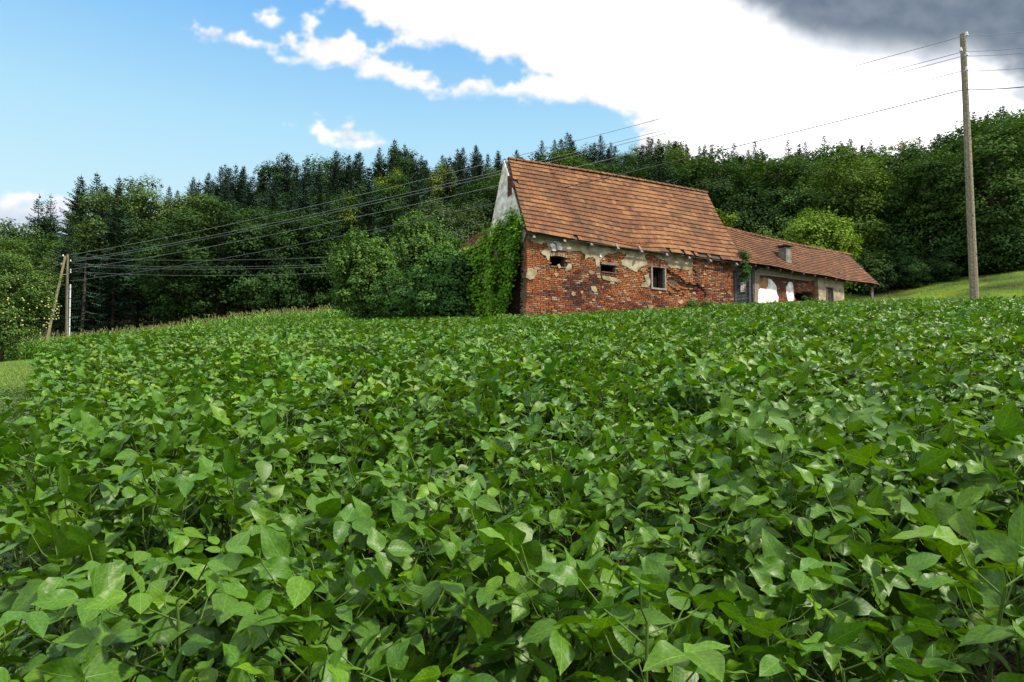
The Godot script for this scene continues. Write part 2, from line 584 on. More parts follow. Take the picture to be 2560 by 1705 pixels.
func make_soybeans() -> void:
	var lods := []
	for l: Array in [[8, 4], [5, 2], [4, 2]]:
		var set_ := []
		for k in 7:
			set_.append(trifoliate(100 + k, l[0], l[1]))
		lods.append(set_)
	var leaf_mesh := []
	for k in 7:
		leaf_mesh.append(lods[0][k].mesh())
	var plans := []
	var stems := []
	for k in 8:
		plans.append(plant_plan(500 + k))
		stems.append(plans[k].stem.mesh())
	# tones of single leaves: a few greens, and the paler ones
	var tones := []
	for tt: Color in [Color(1, 1, 1), Color(1.25, 1.16, 0.85), Color(0.82, 0.92, 1.1), Color(1.5, 1.3, 0.7), Color(0.9, 0.95, 0.95)]:
		var m: StandardMaterial3D = M.soy.duplicate()
		m.albedo_color = Color(minf(tt.r / 1.5, 1.0), minf(tt.g / 1.5, 1.0), minf(tt.b / 1.5, 1.0)).linear_to_srgb()
		tones.append(m)
	# merged plants, for the two coarser levels
	var merged := []
	for l in 3:
		var set_ := []
		for k in 8:
			var b := MB.new()
			for lf: Array in plans[k].leaves:
				b.put(lods[l][lf[0]], lf[1], [Color(1, 1, 1), Color(1.3, 1.18, 0.8), Color(0.8, 0.9, 1.1), Color(0.95, 0.95, 0.95), Color(1.5, 1.3, 0.7), Color(0.7, 0.82, 0.9), Color(1.1, 1.05, 1.0)][(lf[0] * 3 + b.ix.size() / 6 + k) % 7])
			if l < 2:
				b.put(plans[k].stem, Transform3D())
			set_.append(b.mesh())
		merged.append(set_)
	# scatter
	rng.seed = 4242
	var near := []
	var rest := [[], [], []]
	var step := 0.21
	var dd := 0.5
	while dd < 51.0:
		var hw := dd * 0.9 + 3.2
		var xx := maxf(-36.0, -hw)
		while xx < minf(hw, 45.0):
			var x := xx + rng.randf_range(-0.5, 0.5) * step
			var d := dd + rng.randf_range(-0.5, 0.5) * step
			var sc := minf(1.13, rng.randf_range(0.88, 1.10) * (1.0 + noise_b.get_noise_2d(x * 22.0, d * 22.0) * 0.20))
			var yaw := rng.randf() * TAU
			var tl := Vector2(rng.randf_range(-0.13, 0.13), rng.randf_range(-0.13, 0.13))
			var kind := rng.randi() % 8
			var tint := rng.randf_range(0.82, 1.2)
			var warm := rng.randf_range(0.85, 1.2)
			if d > 1.2 and (d < 3.2 or noise_a.get_noise_2d(x * 75.0, d * 75.0 + 400.0) > -0.32) and Geometry2D.is_point_in_polygon(Vector2(x, d), field):
				var t := Transform3D((Basis(Vector3.UP, yaw) * Basis(Vector3.RIGHT, tl.x) * Basis(Vector3.BACK, tl.y)).scaled(Vector3.ONE * sc * 1.08), gpos(x, d))
				var top := to_px(t.origin + Vector3(0, 0.75, 0))
				if top.x > -900.0 and top.x < 3600.0:
					var e := {"t": t, "k": kind, "tint": Color(tint * warm, tint, tint * 0.95), "d": d, "py": top.y}
					if top.y < 1960.0 and d < 6.0 and top.x > -160.0 and top.x < 2720.0:
						near.append(e)
					elif d < 10.0:
						rest[0].append(e)
					elif d < 20.0:
						rest[1].append(e)
					else:
						rest[2].append(e)
			xx += step
		dd += step
	near.sort_custom(func(a, b): return a.d < b.d)
	for i in near.size():
		var e: Dictionary = near[i]
		if i >= 300:
			rest[0].append(e)
			continue
		var o := thing("soybean_plant", "bushy green soybean plant with broad three-part leaves at the near field margin", "soybean plant", e.t.origin, "soybean plants along the near margin")
		o.basis = e.t.basis
		part("stem", stems[e.k], M.stem, o)
		for q in plans[e.k].leaves.size():
			var lf: Array = plans[e.k].leaves[q]
			var w: int = (q * 3 + i * 7 + e.k) % 11
			part("leaf", leaf_mesh[lf[0]], tones[0 if w < 4 else 1 if w < 6 else 2 if w < 8 else 4 if w < 10 else 3], o, lf[1])
	var crop := Node3D.new()
	crop.name = "soybean_crop"
	add_child(crop)
	tag(crop, "dense green soybean crop covering the slope up to the brick barn", "crop")
	crop.set_meta("kind", "stuff")
	for l in 3:
		for k in 8:
			var pl := []
			var tn := []
			for e: Dictionary in rest[l]:
				if e.k == k:
					pl.append(e.t)
					tn.append(Color(e.tint.r / 1.4, e.tint.g / 1.4, e.tint.b / 1.4))
			if pl.size():
				multi("plants", merged[l][k], M.soy, pl, tn, crop)
	print("soy near ", near.size(), " rest ", rest[0].size(), " ", rest[1].size(), " ", rest[2].size())

# ---------------------------------------------------------------- trees
func leaf_quad(b: MB, p: Vector3, nrm: Vector3, size: float, g: RandomNumberGenerator, col: Color) -> void:
	var a := nrm.cross(Vector3(g.randf() - 0.5, g.randf() - 0.5, g.randf() - 0.5)).normalized()
	var e := nrm.cross(a)
	var l := size * g.randf_range(0.7, 1.3)
	var w := l * 0.34
	b.quad(p - a * l * 0.5, p + e * w + a * l * 0.05, p + a * l * 0.5, p - e * w + a * l * 0.05, col)

# a broad-leaved tree: [trunk MB, crown MB], base at the origin. o: h, r (crown radius), base (crown's lowest height), clumps, leaves, size, col, col2, cr (clump radius), top (roundness)
func broadleaf(sd: int, o: Dictionary) -> Array:
	var g := RandomNumberGenerator.new()
	g.seed = sd
	var tr := MB.new()
	var cr := MB.new()
	var h: float = o.h
	var r: float = o.r
	var lo: float = o.base
	var brown: Color = o.get("bark", Color(0.055, 0.045, 0.033))
	var tk: float = o.get("trunk", h * 0.022)
	var bend := Vector3(g.randf_range(-0.4, 0.4), 0, g.randf_range(-0.4, 0.4))
	tr.tube(PackedVector3Array([Vector3(0, -0.4, 0), Vector3(0, h * 0.25, 0) + bend * 0.3, Vector3(0, h * 0.55, 0) + bend, Vector3(0, h * 0.88, 0) + bend * 0.6]), PackedFloat32Array([tk * 1.35, tk, tk * 0.65, tk * 0.12]), 7, brown)
	var mid := (lo + h) * 0.5
	var hv := (h - lo) * 0.5
	var n := int(o.clumps * 0.62)
	var crd: float = o.cr * 1.28
	for k in n:
		var y := 1.0 - 2.0 * (k + 0.5) / n
		var ph := k * 2.39996 + g.randf_range(-0.5, 0.5)
		var rad := sqrt(maxf(0.0, 1.0 - y * y))
		var dirv := Vector3(cos(ph) * rad, y, sin(ph) * rad)
		var depth := pow(g.randf(), 0.45) * 0.42 + 0.50
		if k % 5 == 0:
			depth *= 0.6
		var lob := 1.0 + 0.20 * sin(ph * 2.0 + sd) * rad + 0.13 * sin(ph * 5.0 + y * 4.0)
		var cen := Vector3(dirv.x * r * depth * lob, mid + dirv.y * hv * depth * (1.0 + 0.10 * sin(ph * 3.0)), dirv.z * r * depth * lob)
		if y < -0.2:
			cen.x *= o.get("skirt", 1.0)
			cen.z *= o.get("skirt", 1.0)
		var rc := crd * g.randf_range(0.6, 1.35)
		if k % 3 == 0:
			var s0 := Vector3(0, clampf(cen.y - rad * r * 0.5, h * 0.15, h * 0.8), 0) + bend * 0.6
			tr.tube(PackedVector3Array([s0, s0.lerp(cen, 0.5) + Vector3(0, -0.05 * r, 0), cen]), PackedFloat32Array([tk * 0.40, tk * 0.25, tk * 0.06]), 5, brown, false)
		var col: Color = o.col.lerp(o.col2, g.randf())
		var m := int(o.leaves * rc * rc / (crd * crd) * 1.45)
		for q in m:
			var v := Vector3(g.randfn(), g.randfn() * 0.72, g.randfn())
			v = v.normalized() * pow(g.randf(), 0.42)
			if g.randf() < 0.65:
				v.y = absf(v.y)
			var p := cen + v * rc
			var nm := (v + dirv * 0.4 + Vector3(0, 0.75, 0) + Vector3(g.randf() - 0.5, g.randf() - 0.5, g.randf() - 0.5) * 1.5).normalized()
			var tone := g.randf_range(0.72, 1.3)
			leaf_quad(cr, p, nm, o.size, g, col * tone)
	for k in int(o.get("shoots", 0)):
		var ph := g.randf() * TAU
		var y := g.randf_range(-0.1, 0.95)
		var rad := sqrt(1.0 - y * y)
		var dirv := Vector3(cos(ph) * rad, y, sin(ph) * rad)
		var s0 := Vector3(dirv.x * r * 0.85, mid + dirv.y * hv * 0.85, dirv.z * r * 0.85)
		var s1 := s0 + (dirv * 0.6 + Vector3(0, 0.9, 0)).normalized() * r * g.randf_range(0.22, 0.50)
		tr.bar(s0, s1, 0.006, 4, brown)
		for q in 26:
			var p := s0.lerp(s1, g.randf()) + Vector3(g.randfn(), g.randfn(), g.randfn()) * 0.045
			leaf_quad(cr, p, (dirv + Vector3(g.randf() - 0.5, g.randf() - 0.2, g.randf() - 0.5) * 1.8).normalized(), o.size, g, o.col2 * g.randf_range(0.8, 1.3))
	return [tr, cr]

# a spruce: [trunk MB, crown MB]
func spruce(sd: int, h: float, r: float, base: float, thin: float) -> Array:
	var g := RandomNumberGenerator.new()
	g.seed = sd
	var tr := MB.new()
	var cr := MB.new()
	tr.tube(PackedVector3Array([Vector3(0, -0.5, 0), Vector3(0, h * 0.5, 0), Vector3(0, h, 0)]), PackedFloat32Array([h * 0.014, h * 0.008, 0.02]), 7, Color(0.075, 0.058, 0.045))
	var y := h * base
	while y < h - 0.25:
		var f := (h - y) / (h * (1.0 - base))
		var reach := r * (1.0 - exp(-(h - y) * 0.50 / r)) * g.randf_range(0.75, 1.12)
		var cnt := 6 if f > 0.25 else 5
		var a0 := g.randf() * TAU
		for k in cnt:
			if g.randf() < thin:
				continue
			var a := a0 + TAU * k / cnt + g.randf_range(-0.35, 0.35)
			var L := reach * g.randf_range(0.6, 1.2) + 0.15
			var out := Vector3(cos(a), 0, sin(a))
			var side := Vector3(-sin(a), 0, cos(a))
			var seg := int(clampf(L / 0.28, 3, 14))
			var tone := g.randf_range(0.65, 1.3)
			var lift := 0.62 * f - 0.28
			for q in seg:
				var u := (q + 0.7) / seg
				var p := Vector3(0, y, 0) + out * L * u + Vector3(0, L * (-lift * u + (0.55 * absf(lift) + 0.10) * u * u), 0)
				var wide := (L * 0.20 + 0.14) * (1.1 - u * 0.85)
				for sgn: float in [-1.0, 1.0]:
					var tip := p + side * sgn * wide * g.randf_range(0.7, 1.25) + out * wide * 0.7 - Vector3(0, wide * g.randf_range(0.15, 0.75), 0)
					var e := out * 0.13 + Vector3(0, g.randf_range(-0.05, 0.05), 0)
					var w2 := g.randf_range(0.75, 1.2) * tone
					cr.quad(p - e, p + e, tip + e * 0.3, tip - e * 0.4 - Vector3(0, 0.08, 0), Color(0.017 * w2, 0.037 * w2, 0.020 * w2))
				if q == seg - 1:
					cr.tri(p - side * 0.09, p + out * 0.38 + Vector3(0, 0.12, 0), p + side * 0.09, Color(0.021, 0.045, 0.022) * tone)
		y += 0.42 + 0.14 * f
	cr.tri(Vector3(-0.08, h - 0.6, 0), Vector3(0, h + 0.5, 0), Vector3(0.08, h - 0.6, 0), Color(0.024, 0.05, 0.026))
	cr.tri(Vector3(0, h - 0.6, -0.08), Vector3(0, h + 0.5, 0), Vector3(0, h - 0.6, 0.08), Color(0.024, 0.05, 0.026))
	return [tr, cr]

func add_tree(called: String, label: String, group: String, parts: Array, m: Material, where: Vector3, yaw: float, sc: Vector3, category := "tree") -> Node3D:
	var o := thing(called, label, category, where, group)
	o.basis = (Basis(Vector3.UP, yaw) * Basis(Vector3.RIGHT, 0.025 * sin(yaw * 7.0))).scaled(sc)
	part("trunk", parts[0], M.bark, o)
	part("crown", parts[1], m, o)
	return o

const SKYLINE := [[-300, 600], [0, 556], [30, 540], [70, 500], [130, 490], [170, 450], [225, 442], [270, 452], [310, 452], [360, 462], [430, 462], [460, 442], [520, 420], [560, 412], [610, 424], [700, 388], [760, 412], [830, 376], [900, 372], [980, 350], [1050, 376], [1130, 384], [1180, 362], [1260, 360], [1310, 372], [1360, 352], [1430, 336], [1500, 342], [1570, 356], [1650, 346], [1720, 362], [1780, 370], [1900, 366], [2000, 358], [2100, 336], [2200, 360], [2300, 352], [2400, 330], [2460, 284], [2560, 270], [2900, 240]]
func skyline(px: float) -> float:
	for i in SKYLINE.size() - 1:
		if px <= SKYLINE[i + 1][0]:
			return remap(px, SKYLINE[i][0], SKYLINE[i + 1][0], SKYLINE[i][1], SKYLINE[i + 1][1])
	return 260.0

func make_forest() -> void:
	var sp := []
	for k in 4:
		var b := spruce(900 + k, 24.0, [4.0, 4.5, 3.5, 4.4][k], [0.10, 0.14, 0.08, 0.30][k], [0.08, 0.14, 0.10, 0.38][k])
		sp.append([b[0].mesh(), b[1].mesh()])
	var bl := []
	for k in 5:
		var b := broadleaf(300 + k, {"h": 18.0, "r": [4.8, 5.6, 4.2, 5.2, 4.6][k], "base": [1.5, 2.5, 1.0, 2.0, 3.0][k], "clumps": [90, 110, 80, 100, 84][k], "leaves": 190, "size": 0.32, "cr": [1.35, 1.3, 1.25, 1.5, 1.15][k], "col": Color(0.045, 0.080, 0.024), "col2": Color(0.062, 0.108, 0.030)})
		bl.append([b[0].mesh(), b[1].mesh()])
	var tints := []
	for c: Color in [Color(0.80, 0.86, 0.7), Color(0.42, 0.50, 0.50), Color(0.50, 0.60, 0.60), Color(1.0, 0.96, 0.5), Color(0.36, 0.43, 0.43)]:
		var m: StandardMaterial3D = M.leaf.duplicate()
		m.albedo_color = c.linear_to_srgb()
		tints.append(m)
	var gold: StandardMaterial3D = M.leaf.duplicate()
	gold.albedo_color = Color(1, 1, 1)
	rng.seed = 777
	var ns := 0
	var nb := 0
	var rows := [[80.0, 7.6], [90.0, 7.6], [101.0, 7.4], [113.0, 7.4], [126.0, 7.2], [140.0, 7.0], [155.0, 7.0], [172.0, 6.8], [190.0, 6.2], [203.0, 5.8]]
	for ri in rows.size():
		var D: float = rows[ri][0]
		var px := -90.0 + rng.randf() * 60.0
		while px < 2650.0:
			var q := (px - 1280.0) / F
			# the wood comes nearer on the right
			var dd := D * (1.0 - 0.26 * clampf(q / 0.8, 0.0, 1.0)) + rng.randf_range(-3.5, 3.5)
			if q < -0.2:
				dd = D * (1.0 + 0.10 * clampf((-q - 0.2) / 0.6, 0.0, 1.0)) + rng.randf_range(-3.0, 3.0)
			# crest is nearer on the left
			if px < 420.0 and dd > 165.0 or px > 1800.0 and dd > 172.0:
				px += 60.0
				continue
			var x := q * dd
			var p := gpos(x, dd)
			var last := ri >= 8 or (px < 420.0 and dd > 140.0)
			var share := 0.2
			if px < 600.0:
				share = 0.75 if ri < 4 else 0.12
			elif px < 1200.0:
				share = 0.55 if ri < 3 else 0.22
			elif px < 1900.0:
				share = 0.6 if ri < 3 else 0.25
			else:
				share = 0.85
			if px > 1750.0 and ri >= 4:
				share = 0.5
			if ri >= 6:
				share = 0.15 if px < 1900.0 else 0.25
			var leafy := rng.randf() < share
			var want := rng.randf_range(17.0, 24.0) * (0.85 if leafy else 1.05)
			# no crown above the line where the wood meets the sky
			var sy := skyline(px) + rng.randf_range(-8.0, 34.0) + (0.0 if last else 10.0)
			var top := at_depth(px, sy, dd).y - p.y
			if last:
				want = clampf(top, 11.0, 30.0)
			else:
				want = clampf(minf(want, top), 9.0, 28.0)
			var yaw := rng.randf() * TAU
			if leafy:
				var k := rng.randi() % 5
				var sc := want / 18.0
				var wide := sc * rng.randf_range(0.9, 1.2)
				var ti := rng.randi() % 5
				if px > 1850.0:
					ti = [0, 3, 3, 0, 2][ti]
				var label: String = ["mid green broad-leaved tree in the hillside wood", "dark green broad-leaved tree in the hillside wood", "bluish green broad-leaved tree in the hillside wood", "olive green broad-leaved tree in the hillside wood", "dark bottle-green broad-leaved tree in the hillside wood"][ti]
				add_tree("broadleaf_tree", label, "broad-leaved trees of the hillside wood, tone %d" % ti, bl[k], tints[ti], p, yaw, Vector3(wide, sc, wide))
				nb += 1
			else:
				var k := rng.randi() % 3
				var sc := want / 24.0
				var wide := maxf(sc, 0.75) * rng.randf_range(0.9, 1.15)
				add_tree("spruce_tree", "dark pointed spruce standing in the hillside wood", "spruces of the hillside wood", sp[k], M.needle, p, yaw, Vector3(wide, sc, wide))
				ns += 1
			px += rows[ri][1] * F / dd * rng.randf_range(0.75, 1.25)
	# ragged spruce tops that stand clear against the sky
	for e: Array in [[170, 436, 128, 1], [226, 434, 131, 0], [275, 440, 136, 2], [307, 446, 138, 2], [76, 488, 120, 3], [110, 488, 122, 3], [528, 414, 165, 0], [552, 418, 168, 2], [573, 410, 168, 2], [596, 420, 170, 1], [707, 386, 178, 0], [752, 392, 180, 2], [830, 374, 186, 0], [860, 384, 186, 2], [985, 348, 192, 1], [1010, 360, 192, 2], [1140, 372, 196, 2], [1186, 360, 196, 1], [1360, 348, 202, 2], [1425, 332, 202, 0], [1432, 336, 205, 2], [1508, 336, 204, 1], [1660, 344, 204, 0], [1684, 350, 204, 2], [1712, 356, 204, 3], [1776, 358, 200, 0], [1790, 362, 200, 2], [1850, 356, 165, 1], [1908, 350, 160, 0], [1990, 346, 156, 2], [2032, 352, 156, 1], [2150, 344, 150, 0], [2205, 348, 148, 2], [2330, 336, 142, 1], [2372, 330, 140, 0], [2478, 276, 132, 2], [2510, 282, 130, 0], [2548, 262, 128, 1]]:
		var dd: float = e[2]
		var q: float = (e[0] - 1280.0) / F
		var p := gpos(q * dd, dd)
		var hh := at_depth(e[0], e[1], dd).y - p.y
		var sc := clampf(hh, 10.0, 34.0) / 24.0
		add_tree("spruce_tree", "dark pointed spruce rising clear above the crest of the wood", "spruces along the crest", sp[e[3]], M.needle, p, rng.randf() * TAU, Vector3(sc * 1.0, sc, sc * 1.0))
		ns += 1
	print("spruces ", ns, " broadleaves ", nb)

	# trees that can be told apart: px centre, px half width, top, foot, depth
	feature("chestnut_tree", "large domed pale green tree at the wood's edge behind the maize", 41, [330, 130, 462, 830, 97], {"clumps": 190, "leaves": 170, "size": 0.34, "cr": 1.35, "col": Color(0.051, 0.085, 0.024), "col2": Color(0.071, 0.112, 0.034)}, 0.28)
	feature("chestnut_tree", "broad pale green tree joined to the big dome beside the spruces", 42, [470, 95, 480, 830, 99], {"clumps": 150, "leaves": 160, "size": 0.34, "cr": 1.3, "col": Color(0.051, 0.085, 0.020), "col2": Color(0.075, 0.112, 0.031)}, 0.34)
	feature("lime_tree", "dense dark green tree reaching to the ground behind the maize", 43, [600, 118, 555, 825, 84], {"clumps": 170, "leaves": 170, "size": 0.30, "cr": 1.2, "col": Color(0.026, 0.058, 0.016), "col2": Color(0.041, 0.082, 0.022)}, 0.02)
	feature("lime_tree", "dense green tree with its crown beside the thicket of the barn", 44, [755, 100, 530, 820, 82], {"clumps": 160, "leaves": 170, "size": 0.30, "cr": 1.15, "col": Color(0.024, 0.053, 0.015), "col2": Color(0.038, 0.075, 0.020)}, 0.02)
	feature("willow_tree", "grey-green willow showing above the thicket next to the barn", 45, [1090, 70, 486, 700, 62], {"clumps": 120, "leaves": 190, "size": 0.20, "cr": 0.85, "col": Color(0.051, 0.075, 0.035), "col2": Color(0.071, 0.102, 0.051)}, 0.05)
	feature("willow_tree", "grey-green willow close behind the white gable", 46, [1175, 50, 500, 700, 64], {"clumps": 90, "leaves": 190, "size": 0.20, "cr": 0.8, "col": Color(0.046, 0.071, 0.031), "col2": Color(0.065, 0.095, 0.042)}, 0.05)
	feature("walnut_tree", "bright yellow-green walnut tree rising behind the long tiled outbuilding", 47, [2060, 88, 535, 745, 49], {"clumps": 150, "leaves": 210, "size": 0.19, "cr": 0.78, "col": Color(0.088, 0.155, 0.020), "col2": Color(0.140, 0.212, 0.030), "shoots": 70}, 0.10)
	feature("ash_tree", "rounded mid green tree behind the walnut at the meadow's edge", 48, [2030, 130, 470, 720, 70], {"clumps": 150, "leaves": 170, "size": 0.27, "cr": 1.1, "col": Color(0.069, 0.127, 0.034), "col2": Color(0.098, 0.167, 0.044)}, 0.05)
	feature("ash_tree", "tall green tree with a pale crown above the meadow", 49, [2190, 110, 400, 720, 74], {"clumps": 170, "leaves": 170, "size": 0.28, "cr": 1.2, "col": Color(0.069, 0.124, 0.028), "col2": Color(0.113, 0.178, 0.041)}, 0.05)
	feature("beech_tree", "dark beech with layered foliage down to the meadow grass", 50, [2290, 110, 470, 700, 66], {"clumps": 170, "leaves": 170, "size": 0.26, "cr": 1.15, "col": Color(0.035, 0.081, 0.024), "col2": Color(0.059, 0.116, 0.034)}, -0.06)
	feature("beech_tree", "dark beech beyond the tall wooden pole", 51, [2430, 105, 380, 690, 64], {"clumps": 170, "leaves": 170, "size": 0.26, "cr": 1.15, "col": Color(0.041, 0.086, 0.024), "col2": Color(0.065, 0.119, 0.034)}, -0.06)
	feature("beech_tree", "tall dark beech at the upper end of the meadow", 52, [2555, 110, 290, 680, 62], {"clumps": 190, "leaves": 170, "size": 0.26, "cr": 1.2, "col": Color(0.036, 0.076, 0.023), "col2": Color(0.057, 0.105, 0.030)}, -0.06)
	feature("golden_tree", "tree with yellowing leaves high on the wooded slope", 53, [2265, 60, 348, 470, 120], {"clumps": 90, "leaves": 150, "size": 0.36, "cr": 1.2, "col": Color(0.150, 0.165, 0.018), "col2": Color(0.210, 0.205, 0.022)}, 0.05)
	feature("golden_tree", "yellow-green tree among the spruces above the thicket", 54, [975, 48, 408, 560, 120], {"clumps": 80, "leaves": 150, "size": 0.36, "cr": 1.2, "col": Color(0.100, 0.135, 0.018), "col2": Color(0.150, 0.180, 0.024)}, 0.05)
	feature("golden_tree", "yellow-green tree among spruces uphill from the white gable", 55, [1110, 44, 400, 540, 122], {"clumps": 80, "leaves": 150, "size": 0.36, "cr": 1.15, "col": Color(0.100, 0.135, 0.018), "col2": Color(0.145, 0.175, 0.024)}, 0.05)
	feature("golden_tree", "olive tree in the gap between spruces over the thicket", 56, [880, 50, 495, 640, 100], {"clumps": 80, "leaves": 150, "size": 0.32, "cr": 1.1, "col": Color(0.075, 0.115, 0.018), "col2": Color(0.120, 0.160, 0.024)}, 0.05)
	feature("birch_tree", "pale green tree showing over the middle of the barn ridge", 57, [1690, 60, 398, 560, 118], {"clumps": 80, "leaves": 150, "size": 0.33, "cr": 1.15, "col": Color(0.085, 0.125, 0.024), "col2": Color(0.125, 0.165, 0.034)}, 0.05)
	feature("hazel_bush", "yellow-green bush beyond the barn's lower roof corner", 58, [1812, 42, 520, 660, 46], {"clumps": 60, "leaves": 190, "size": 0.17, "cr": 0.6, "col": Color(0.090, 0.140, 0.020), "col2": Color(0.150, 0.200, 0.028)}, 0.0)
	feature("ash_tree", "green tree between the two tiled roofs and the dark spruces", 59, [1925, 75, 480, 700, 72], {"clumps": 110, "leaves": 160, "size": 0.27, "cr": 1.05, "col": Color(0.064, 0.115, 0.030), "col2": Color(0.092, 0.155, 0.041)}, 0.05)
	var sh := []
	for k in 3:
		var b := broadleaf(700 + k, {"h": 4.2, "r": 2.6, "base": -0.4, "clumps": 80, "leaves": 120, "size": 0.24, "cr": 0.7, "col": Color(0.018, 0.042, 0.012), "col2": Color(0.030, 0.060, 0.016)})
		sh.append([b[0].mesh(), b[1].mesh()])
	for k in 19:
		var px := 2010.0 + k * 33.0 + rng.randf_range(-12, 12)
		var d := remap(px, 2000, 2640, 62.0, 57.0) + rng.randf_range(-2.0, 3.0)
		add_tree("edge_shrub", "dark leafy shrub where the meadow meets the wood", "shrubs along the meadow's upper edge", sh[k % 3], M.leaf, gpos((px - 1280.0) / F * d, d), rng.randf() * TAU, Vector3.ONE * rng.randf_range(0.35, 1.0), "shrub")
	# bare trunks in the shade at the foot of the left wood
	for e: Array in [[202, 838, 217, 610, 92, 0.016], [247, 838, 250, 640, 95, 0.013], [267, 838, 272, 640, 97, 0.012]]:
		var p := at_depth(e[0], e[1], e[4])
		p.y = ground(p.x, e[4])
		var tp := at_depth(e[2], e[3], e[4] + 1.0)
		var st := MB.new()
		var L: Vector3 = tp - p
		st.tube(PackedVector3Array([Vector3(0, -0.3, 0), L * 0.5 + Vector3(0.1, 0, 0), L]), PackedFloat32Array([L.y * e[5], L.y * e[5] * 0.75, L.y * 0.004]), 8, Color(0.13, 0.115, 0.105))
		var o := thing("pine_tree", "bare-trunked leaning pine in the shade behind the maize", "tree", p, "bare trunks at the wood's edge")
		part("trunk", st.mesh(), M.bark, o)
		part("crown", sp[3][1], M.needle, o, Transform3D(Basis().scaled(Vector3(0.45, 0.35, 0.45)), L * 0.75))

func feature(called: String, label: String, sd: int, g: Array, o: Dictionary, low: float, parent_label := "") -> Node3D:
	var d: float = g[4]
	var q: float = (g[0] - 1280.0) / F
	var p := gpos(q * d, d)
	var top := at_depth(g[0], g[2], d).y
	var h := top - p.y
	o.h = h
	o.r = g[1] * d / F
	o.base = h * low
	if low <= 0.05:
		o.skirt = 1.6
	var b := broadleaf(sd, o)
	return add_tree(called, label, "", [b[0].mesh(), b[1].mesh()], o.get("mat", M.leaf), p, 0.0, Vector3.ONE, o.get("category", "tree"))

func make_near_trees() -> void:
	# orchard tree with pale fruit beside the pole
	var t := feature("pear_tree", "fruit tree laden with pale yellow fruit beside the braced pole", 61, [2, 112, 606, 850, 42], {"clumps": 150, "leaves": 230, "size": 0.13, "cr": 0.62, "col": Color(0.046, 0.088, 0.020), "col2": Color(0.072, 0.122, 0.028), "trunk": 0.12, "shoots": 50}, 0.06)
	var g := RandomNumberGenerator.new()
	g.seed = 8
	var sph := MB.new()
	for k in 5:
		var pts := []
	var ball := SphereMesh.new()
	ball.radius = 0.045
	ball.height = 0.10
	ball.radial_segments = 8
	ball.rings = 5
	var h := 6.6
	for k in 230:
		var a := g.randf() * TAU
		var y := g.randf_range(-0.75, 0.9)
		var r := 2.95 * sqrt(1.0 - y * y) * g.randf_range(0.86, 1.06)
		part("pear", ball, M.fruit, t, Transform3D(Basis().scaled(Vector3.ONE * g.randf_range(0.8, 1.3)), Vector3(cos(a) * r, h * 0.62 + y * h * 0.36, sin(a) * r)))
	# thicket left of the barn
	feature("plum_tree", "plum tree with airy pale shoots on a dark trunk at the field's edge", 62, [905, 92, 590, 822, 34.5], {"clumps": 130, "leaves": 220, "size": 0.13, "cr": 0.46, "col": Color(0.050, 0.105, 0.024), "col2": Color(0.092, 0.165, 0.036), "trunk": 0.13, "shoots": 90}, 0.13)
	feature("plum_tree", "taller plum tree of the thicket, between the first plum and the vine", 63, [1050, 95, 545, 815, 38], {"clumps": 140, "leaves": 220, "size": 0.135, "cr": 0.50, "col": Color(0.046, 0.095, 0.024), "col2": Color(0.080, 0.148, 0.034), "trunk": 0.12, "shoots": 90}, 0.12)
	feature("elder_bush", "dark leafy bush overgrown with creeper at the foot of the vine", 64, [1118, 92, 632, 822, 29.5], {"clumps": 120, "leaves": 210, "size": 0.14, "cr": 0.42, "col": Color(0.036, 0.092, 0.022), "col2": Color(0.062, 0.135, 0.032), "category": "bush", "shoots": 60}, -0.05)
	feature("elder_bush", "dark bush in the shadow between plum trunk and creeper", 65, [1010, 75, 680, 822, 32.0], {"clumps": 80, "leaves": 200, "size": 0.11, "cr": 0.40, "col": Color(0.034, 0.080, 0.022), "col2": Color(0.056, 0.115, 0.030), "category": "bush", "shoots": 60}, -0.05)
	feature("hazel_bush", "pale leafy bush at the maize end under the plum tree", 66, [960, 50, 772, 822, 36.0], {"clumps": 50, "leaves": 160, "size": 0.12, "cr": 0.34, "col": Color(0.085, 0.140, 0.036), "col2": Color(0.120, 0.180, 0.050), "category": "bush", "shoots": 60}, -0.1)

